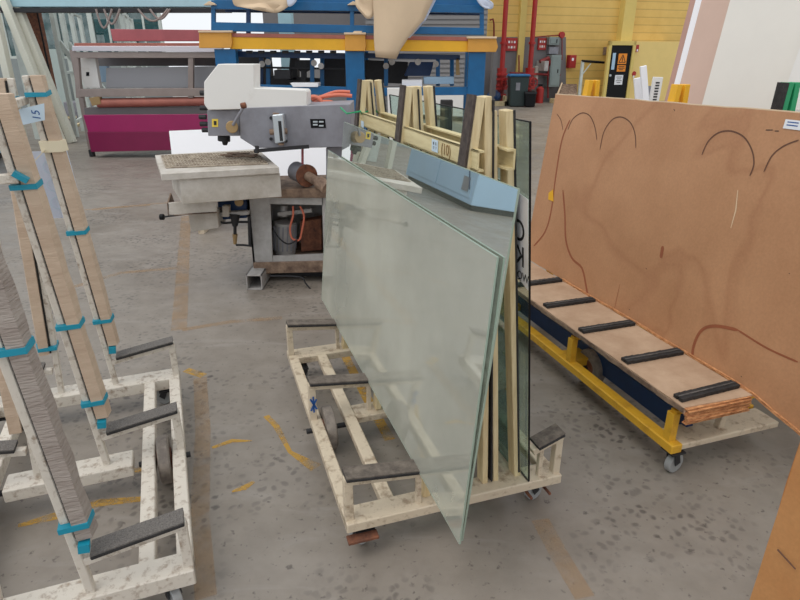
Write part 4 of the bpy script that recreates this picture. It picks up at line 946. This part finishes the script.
# switch room: yellow lean-to with black door
t = struct(MB().box(wpt(608, 95, -.01).x-.15, wpt(662, 60, -.01).x, -.9, -.0, 0, 2.12).build('wall_right', 'wall_y2')); t.location = OW; t.rotation_euler.z = AZ
d_ = struct(thing('door_1', None, None, OW, AZ))
dx0, dx1 = wpt(609, 60, -.92).x, wpt(630, 60, -.92).x
MB().box(dx0-.12, dx0, -1.0, -.9, 0, 2.12).box(dx1, dx1+.12, -1.0, -.9, 0, 2.12).box(dx0-.12, dx1+.12, -1.0, -.9, 1.98, 2.12).build('door_frame', 'yellow_wall', d_)
MB().box(dx0, dx1, -.95, -.9, 0, 1.98).build('door_leaf', 'black', d_)
W_ = dx1-dx0
MB().box(dx0+.12*W_, dx0+.26*W_, -.965, -.95, 1.15, 1.72).build('vision_panel', 'ltblue', d_)
MB().cyl((dx0+.1*W_, -.95, .95), (dx0+.1*W_, -1.0, .95), .04, 10).build('door_handle', 'silver', d_)
def sgn_(lbl, x0, x1, z0, z1, m): t = wthing('door_sign', lbl, 'sign'); MB().box(dx0+x0*W_, dx0+x1*W_, -.962, -.951, z0, z1).build('plate', m, t); return t
t = sgn_('orange warning sign with a black triangle on the black door', .40, .80, 1.34, 1.70, 'sign_or')
cx_ = dx0+.6*W_
tri = [Vector((cx_-.14, -.966, 1.40)), Vector((cx_+.14, -.966, 1.40)), Vector((cx_, -.966, 1.66))]
for a, b in zip(tri, tri[1:]+tri[:1]): MB().bar(a, b, .006, .022, side=(0, 1, 0)).build('triangle', 'ink', t)
MB().bar(Vector((cx_+.02, -.966, 1.60)), Vector((cx_-.02, -.966, 1.51)), .006, .02).bar(Vector((cx_-.02, -.966, 1.51)), Vector((cx_+.02, -.966, 1.50)), .006, .02).bar(Vector((cx_+.02, -.966, 1.50)), Vector((cx_-.01, -.966, 1.42)), .006, .02).build('bolt_symbol', 'ink', t)
t = sgn_('orange DANGER caption plate below the triangle sign', .40, .80, 1.08, 1.30, 'sign_or')
for k, ww in enumerate((.13, .15, .09)): MB().box(cx_-ww, cx_+ww, -.966, -.962, 1.24-.055*k, 1.265-.055*k).build('lettering', 'ink', t)
t = sgn_('white notice with dark lines low on the black door', .36, .74, .62, .96, 'paper')
cx2 = dx0+.55*W_
for k, ww in enumerate((.12, .09, .13, .08)): MB().box(cx2-ww, cx2+ww, -.966, -.962, .88-.065*k, .9-.065*k).build('lettering', 'ink', t)
for lbl, zz, m in (('small red tag high on the frame right of the black door', 1.75, 'red'), ('small red round sticker on the frame right of the black door', 1.0, 'red')):
    t = wthing('frame_sticker', lbl, 'sticker')
    (MB().box(dx1+.14, dx1+.26, -1.0, -.99, zz, zz+.25) if zz > 1.5 else MB().cyl((dx1+.2, -1.0, zz), (dx1+.2, -1.01, zz), .09, 14)).build('plate', m, t)
    MB().box(dx1+.17, dx1+.22, -1.015, -1.0, zz+(.02 if zz > 1.5 else -.14), zz+(.1 if zz > 1.5 else -.06)).build('print', 'paper', t)
wallbox('brown_vent', 'brown square vent on the yellow wall near the leaning panels', 'vent', 676, 47, 684, 56, 'dirty', -.1)
wallbox('brown_vent', 'brown square vent on the yellow wall left of the black door', 'vent', 604, 47, 607, 55, 'dirty', -.1)

# white battens behind the brown board
def stick(label, base_px, top_px, y, w_, m='white', mark=False):
    a, b = at(*base_px, y), at(*top_px, y); d = (b-a); k_ = -a.z/d.z; foot = a+d*k_
    t = thing('batten', label, 'batten', (foot.x, y, 0)); o_ = Vector((foot.x, y, 0))
    MB().bar(foot-o_+Vector((0, 0, .01)), b-o_, .04, w_, side=(0, 1, 0)).build('timber', m, t, .004)
    if mark:
        for i in range(7):
            p = (a.lerp(b, .2+.1*i))-o_; MB().box(p.x-.022, p.x+.022, -.024, -.021, p.z-.008, p.z+.008).build('lettering', 'ink', t)
stick('short white batten, left of the three behind the brown board', (639, 105), (637, 78), 7.4, .075)
stick('tall narrow white batten, middle of the three behind the brown board', (646, 105), (643, 66), 7.3, .07)
stick('white batten with dark lettering, right of the three behind the brown board', (653, 105), (658, 77), 7.35, .11, 'white_cover', True)
t = thing('grey_panel', 'grey panel standing behind the three white battens', 'panel', (at(643, 90, 7.7).x, 7.7, 0)); MB().box(-.08, .14, 0, .02, 0, at(643, 86, 7.7).z).build('sheet', 'machine', t)

# ------------------------------------------------------------------ tall sheets leaning at right
def leaning(name, label, pts_top, y0, xw, m, strips=()):
    return None
LP = thing('panel_trolley', 'plain steel rack holding the tall white and pink panels', 'trolley', FR(1.25, 0, 0), AZ)
MB().box(-.12, .75, -1.2, 2.1, .06, .12).build('base', 'yellow', LP)
for x, y in ((-.08, -1.1), (.6, -1.1), (-.08, 2.), (.6, 2.)): MB().cyl((x-.02, y, .03), (x+.02, y, .03), .03, 12).build('wheel', 'dark', LP)
for v in (-.9, .3, 1.1):
    MB().bar((.145, v, .12), (.425, v, 2.2), .05, .04).build('post', 'yellow', LP)
def pnl(name, label, u0, v0, v1, z1, m, t=.02, k=.14, skew=.0):
    o = thing(name, label, 'board', FR(1.25+u0, 0, .122), AZ)
    n_ = Vector((1, 0, -k)).normalized()
    MB().slab([(0, v0, 0), (0, v1, 0), (k*z1, v1+skew, z1), (k*z1, v0, z1)], n_*t).build('panel', m, o); return o
pnl('white_board', 'tall cool white board leaning in front of the pink board', -.06, -1.2, 1.62, 2.4, 'greyboard', .018, .13, .03)
pnl('pink_board', 'tall pink-faced board leaning behind the white board', .00, -.6, 1.93, 2.5, 'pinkboard', .03, .13, .02)
pnl('white_board', 'narrow white board edge showing left of the pink board', .04, -.5, 2.03, 2.5, 'white', .012, .13, .02)
pnl('pink_board', 'dull pink board edge, leftmost of the tall leaning sheets', .065, -.5, 2.11, 2.5, 'copper_l', .03, .13, .02)
pnl('white_board', 'shorter bright white board at the right edge in front of the tall white board', -.13, -1.0, 1.06, 1.72, 'white_cover', .012, .13, -.06)
gt_ = thing('green_trolley', 'green A-frame trolley post pair behind the brown board at right', 'trolley', FR(.78, .60, 0), AZ)
MB().box(-.12, .25, -.05, .45, .05, .11).build('base', 'green', gt_)
for x, y in ((-.08, .0), (.2, .0), (-.08, .4), (.2, .4)): MB().cyl((x-.015, y, .027), (x+.015, y, .027), .027, 12).build('wheel', 'dark', gt_)
MB().bar((-.03, 0, .11), (.035, 0, 1.535), .05, .03).build('post', 'green', gt_, .002)
MB().bar((.13, 0, .11), (.075, 0, 1.535), .05, .03).build('post', 'green', gt_, .002)
MB().bar((-.055, 0, .11), (.012, 0, 1.535), .052, .014).build('rubber_strip', 'rubber', gt_)
MB().box(.0, .3, -.3, .12, 1.385, 1.40).build('shelf', 'machine_l', gt_)

# ------------------------------------------------------------------ left background
LY = 13.5
def L3(px, py, y): return at(px, py, y)
def rackframe(label, posts, grp):
    """uprights joined by a top rail going away; posts = (px, py of the top, distance)"""
    o_ = at(posts[0][0], posts[0][1], posts[0][2]); zt = o_.z; O = Vector((o_.x, o_.y, 0)); t = thing('rack_frame', label, 'rack', O, 0, grp)
    L_ = [Vector((at(px, py, y).x, y, 0))-O for px, py, y in posts]
    for q in L_: MB().bar(q, q+Vector((0, 0, zt)), .09, .09).build('post', 'pale_rack', t, .004)
    a_, b_ = L_[0], L_[-1]
    for z, n_ in ((zt-.03, 'top_rail'), (1.3, 'mid_rail'), (.3, 'low_rail')): MB().bar(a_+Vector((0, 0, z)), b_+Vector((0, 0, z)), .05, .05).build(n_, 'pale_rack', t, .004)
    for q in L_[:2]: MB().bar(q+Vector((.03, 0, 1.9)), q+Vector((.5, .3, .9)), .06, .10).build('brace', 'pale_rack', t, .003)
    return t
rackframe('pale grey rack frame left of the taupe roller rack', ((50, 3, 13.4), (60, 7, 14.5), (70, 11, 15.8), (79, 15, 17.3)), 'pale rack frames')
rackframe('pale grey rack frame standing behind the taupe roller rack', ((114, 5, 12.8), (121, 11, 14.3), (126, 16, 15.8), (131, 21, 17.5)), 'pale rack frames')
# leaning poles, top left
for i, (tp, bt, y) in enumerate((((-6, -25), (38, 84), 12.3), ((5, -25), (49, 84), 12.5), ((-6, 10), (13, 96), 12.1))):
    a, b = at(*tp, y), at(*bt, y); d = a-b; kf = -b.z/d.z
    foot = b+d*kf; foot = Vector((foot.x, y, 0))
    t = thing('leaning_pole', ['long pale pole leaning at the far left, left one of the crossing pair', 'long pale pole leaning at the far left, right one of the pair', 'pale pole leaning beside the left frame edge'][i], 'pole', foot, 0, 'pale poles leaning at far left')
    MB().bar((0, 0, 0.005), Vector((a.x, y, a.z))-foot, .15, .13, side=(0, 1, 0)).build('timber', 'pole_paint', t, .004)
# tall dark and grey uprights on the far left
for i, (x0, x1, y, m, lb_) in enumerate(((18, 33, 12.9, 'rust', 'dark rusty steel column behind the left trolley'), (31, 32.3, 12.8, 'black', 'black electric cable riser beside the rusty column'), (1, 15, 13., 'pale_rack', 'wide pale grey panel standing at the far left'))):
    a = at(x0, -12, y); b = at(x1, -12, y); t = thing(('column', 'cable_riser', 'grey_panel')[i], lb_, ('column', 'cable', 'panel')[i], (a.x, y, 0))
    MB().box(0, b.x-a.x, 0, .12 if i != 1 else .03, 0, a.z).build('upright', m, t, .003)
t = thing('pale_board', 'pale grey green board standing upright behind the left rack frame', 'board', (at(35, 100, 18.2).x, 18.2, 0))
MB().box(0, at(71, 90, 18.2).x-at(35, 90, 18.2).x, 0, .03, 0, at(50, 49, 18.2).z).build('panel', 'grey_cab_l', t)
# clutter on the floor, left
rnd = random.Random(21)
for (k, px, py, rz_, lab) in ((0, 68, 120, .3, 'long pale timber offcut on top of the clutter pile left of the magenta apron'), (0, 78, 131, 1.2, 'short pale timber offcut at the near edge of the clutter pile'),
                     (0, 60, 130, 2.9, 'pale timber offcut poking left out of the clutter pile'), (1, 72, 126, .8, 'grey steel bracket in the middle of the clutter pile'),
                     (1, 82, 121, 2.1, 'grey steel bracket at the right of the clutter pile by the magenta apron'), (2, 80, 116, 0, 'dark cable coil at the back of the clutter pile'), (2, 66, 134, 1, 'dark cable coil at the near left of the clutter pile')):
    g = gr(px, py); nm, mt_ = (('timber_offcut', 'wood_cream'), ('metal_bracket', 'machine'), ('cable_coil', 'dark'))[k]
    t = thing(nm, lab, ('timber', 'scrap', 'cable')[k], g, rz_)
    if k == 0: MB().bar((-.4, 0, .03), (.4, 0, .05+rnd.uniform(0, .25)), .08, .05).build('offcut', mt_, t)
    elif k == 1: MB().box(-.2, .2, -.12, .12, 0, .03).box(-.2, -.17, -.12, .12, .03, .25).build('bracket', mt_, t)
    else: MB().ring((0, 0, .02), (0, 0, 1), .25, .21, .03).ring((.03, .02, .06), (0, .1, 1), .22, .18, .03).build('loop', mt_, t)
for i, (px, py, w_, d0, h_, m, lb_) in enumerate(((66, 122, .9, .6, .45, 'machine', 'grey workbench cabinet left of the magenta rack'), (88, 100, .5, .4, .7, 'pale_rack', 'pale steel cabinet behind the left rack frame'))):
    g = gr(px, py if i == 0 else 112); t = thing('tool_cabinet', lb_, 'cabinet', g+Vector((-.4, .8, 0)))
    MB().box(0, w_, 0, d0, .08, h_).build('body', m, t, .01); MB().box(.05, w_-.05, .02, d0-.02, 0, .08).build('plinth', 'dark', t)
    MB().box(.04, w_/2-.01, -.015, 0, .12, h_-.05).build('door', m, t, .003); MB().box(w_/2+.01, w_-.04, -.015, 0, .12, h_-.05).build('door', m, t, .003)
# crane girder
gd = thing('crane_girder', 'pale blue overhead girder with looped cables across the top left', 'girder', (0, 12.4, 0))
a, b = at(28, 0, 12.4), at(212, 0, 12.4); z0 = at(100, 7, 12.4).z
MB().box(a.x-5, b.x+.3, 0, .3, z0, z0+.45).build('girder', 'sky_beam', gd, .01)
MB().box(a.x-5, b.x+.3, -.05, .2, z0-.09, z0-.02).build('conductor_bar', 'dark', gd)
for cx0, cx1, lo in ((96, 112, 28), (104, 120, 24), (138, 168, 21), (150, 170, 19)):
    pts = [at(cx0+(cx1-cx0)*t_/10, 9+(lo-9)*math.sin(math.pi*t_/10), 12.3)-Vector((0, 12.4, 0)) for t_ in range(11)]
    MB().tube(pts, .02).build('cable_loop', 'taupe', gd, 0, True)
for x in (a.x-4.6, b.x+1.2):
    MB().box(x, x+.25, 0, .25, 0, z0).build('column', 'sky_beam', gd)
# rear wall on the left: glazed front with an open bay
BY = 19.0
def lw(pts, name, m, y=BY, d=.1): return struct(MB().slab([at(a_, b_, y) for a_, b_ in pts], (0, d, 0)).build(name, m))
zc = at(100, 46, BY).z
xl, xr = -16, at(160, 20, BY).x
xr2 = at(263, 20, BY).x
xw = OW.x+math.cos(AZ)*-3.2
struct(MB().box(xl, xr, BY, BY+.2, 0, 1.55).build('wall_left', 'concrete_wall'))
struct(MB().box(xl, xw-.1, BY+.0, BY+.2, 3.0, 8).build('wall_front', 'concrete_wall'))
struct(MB().box(xr2, xw-.1, BY, BY+.2, 1.9, 3.0).build('trim_20', 'sheeting_grey'))
struct(MB().box(xr2+.3, xw-.1, BY, BY+.2, 0, 1.3).build('trim_21', 'rib_grey'))
# window bays (frames and panes)
nb_ = 9
for i in range(nb_):
    x0 = xl+(xr-xl)*i/nb_; x1 = xl+(xr-xl)*(i+1)/nb_
    if i < 3: continue
    wn = struct(thing('window_%d' % (i-2), None, None, (x0, BY, 1.55)))
    ww = x1-x0
    MB().box(0, .07, 0, .12, 0, 1.45).box(ww-.07, ww, 0, .12, 0, 1.45).box(0, ww, 0, .12, 0, .07).box(0, ww, 0, .12, 1.38, 1.45).box(ww/2-.03, ww/2+.03, .02, .1, 0, 1.45).build('window_frame', 'pale_rack', wn)
    MB().box(.05, ww/2-.03, .05, .06, .05, 1.4).build('pane', 'win_glass', wn); MB().box(ww/2+.03, ww-.05, .05, .06, .05, 1.4).build('pane', 'win_glass', wn)
# roller shutter behind the blue table
sh = struct(thing('door_2', None, None, (at(366, 50, 17.5).x, 17.5, 0)))
ws = at(486, 50, 17.5).x-at(366, 50, 17.5).x
MB().box(0, ws, .03, .06, 0, 3.6).build('curtain', 'rib_grey', sh)
for k in range(30): MB().box(0, ws, 0, .03, .12*k+.01, .12*k+.085).build('slat', 'rib_grey', sh)

# pale blue cabinet off to the left of the rack (seen mirrored in the glass)
cb = thing('blue_cabinet', 'large pale blue steel cabinet left of the workshop, mirrored in the glass sheet', 'cabinet', (-6.21, 7.94, 0), math.atan2(10.24-7.94, -6.77+6.21)-math.pi/2)
MB().box(-1.9, 0, 0, 2.9, .1, 1.75).build('body', 'ltblue', cb, .01)
MB().box(-1.85, -.05, .05, 2.85, 0, .1).build('plinth', 'dark', cb)
MB().box(.0, .012, .1, 1.42, .2, 1.65).build('door', 'ltblue', cb, .004); MB().box(.0, .012, 1.46, 2.8, .2, 1.65).build('door', 'ltblue', cb, .004)
MB().box(.012, .03, 1.3, 1.4, .7, .8).build('handle', 'dark', cb)
MB().tube([(.02, .15, .35), (.03, .3, .7), (.03, .5, 1.2)], .012).ring((.03, .8, 1.15), (1, 0, 0), .22, .2, .02).build('cable', 'blue_dark', cb)
MB().box(.012, .03, .2, .42, .3, .55).build('switch_box', 'machine', cb)
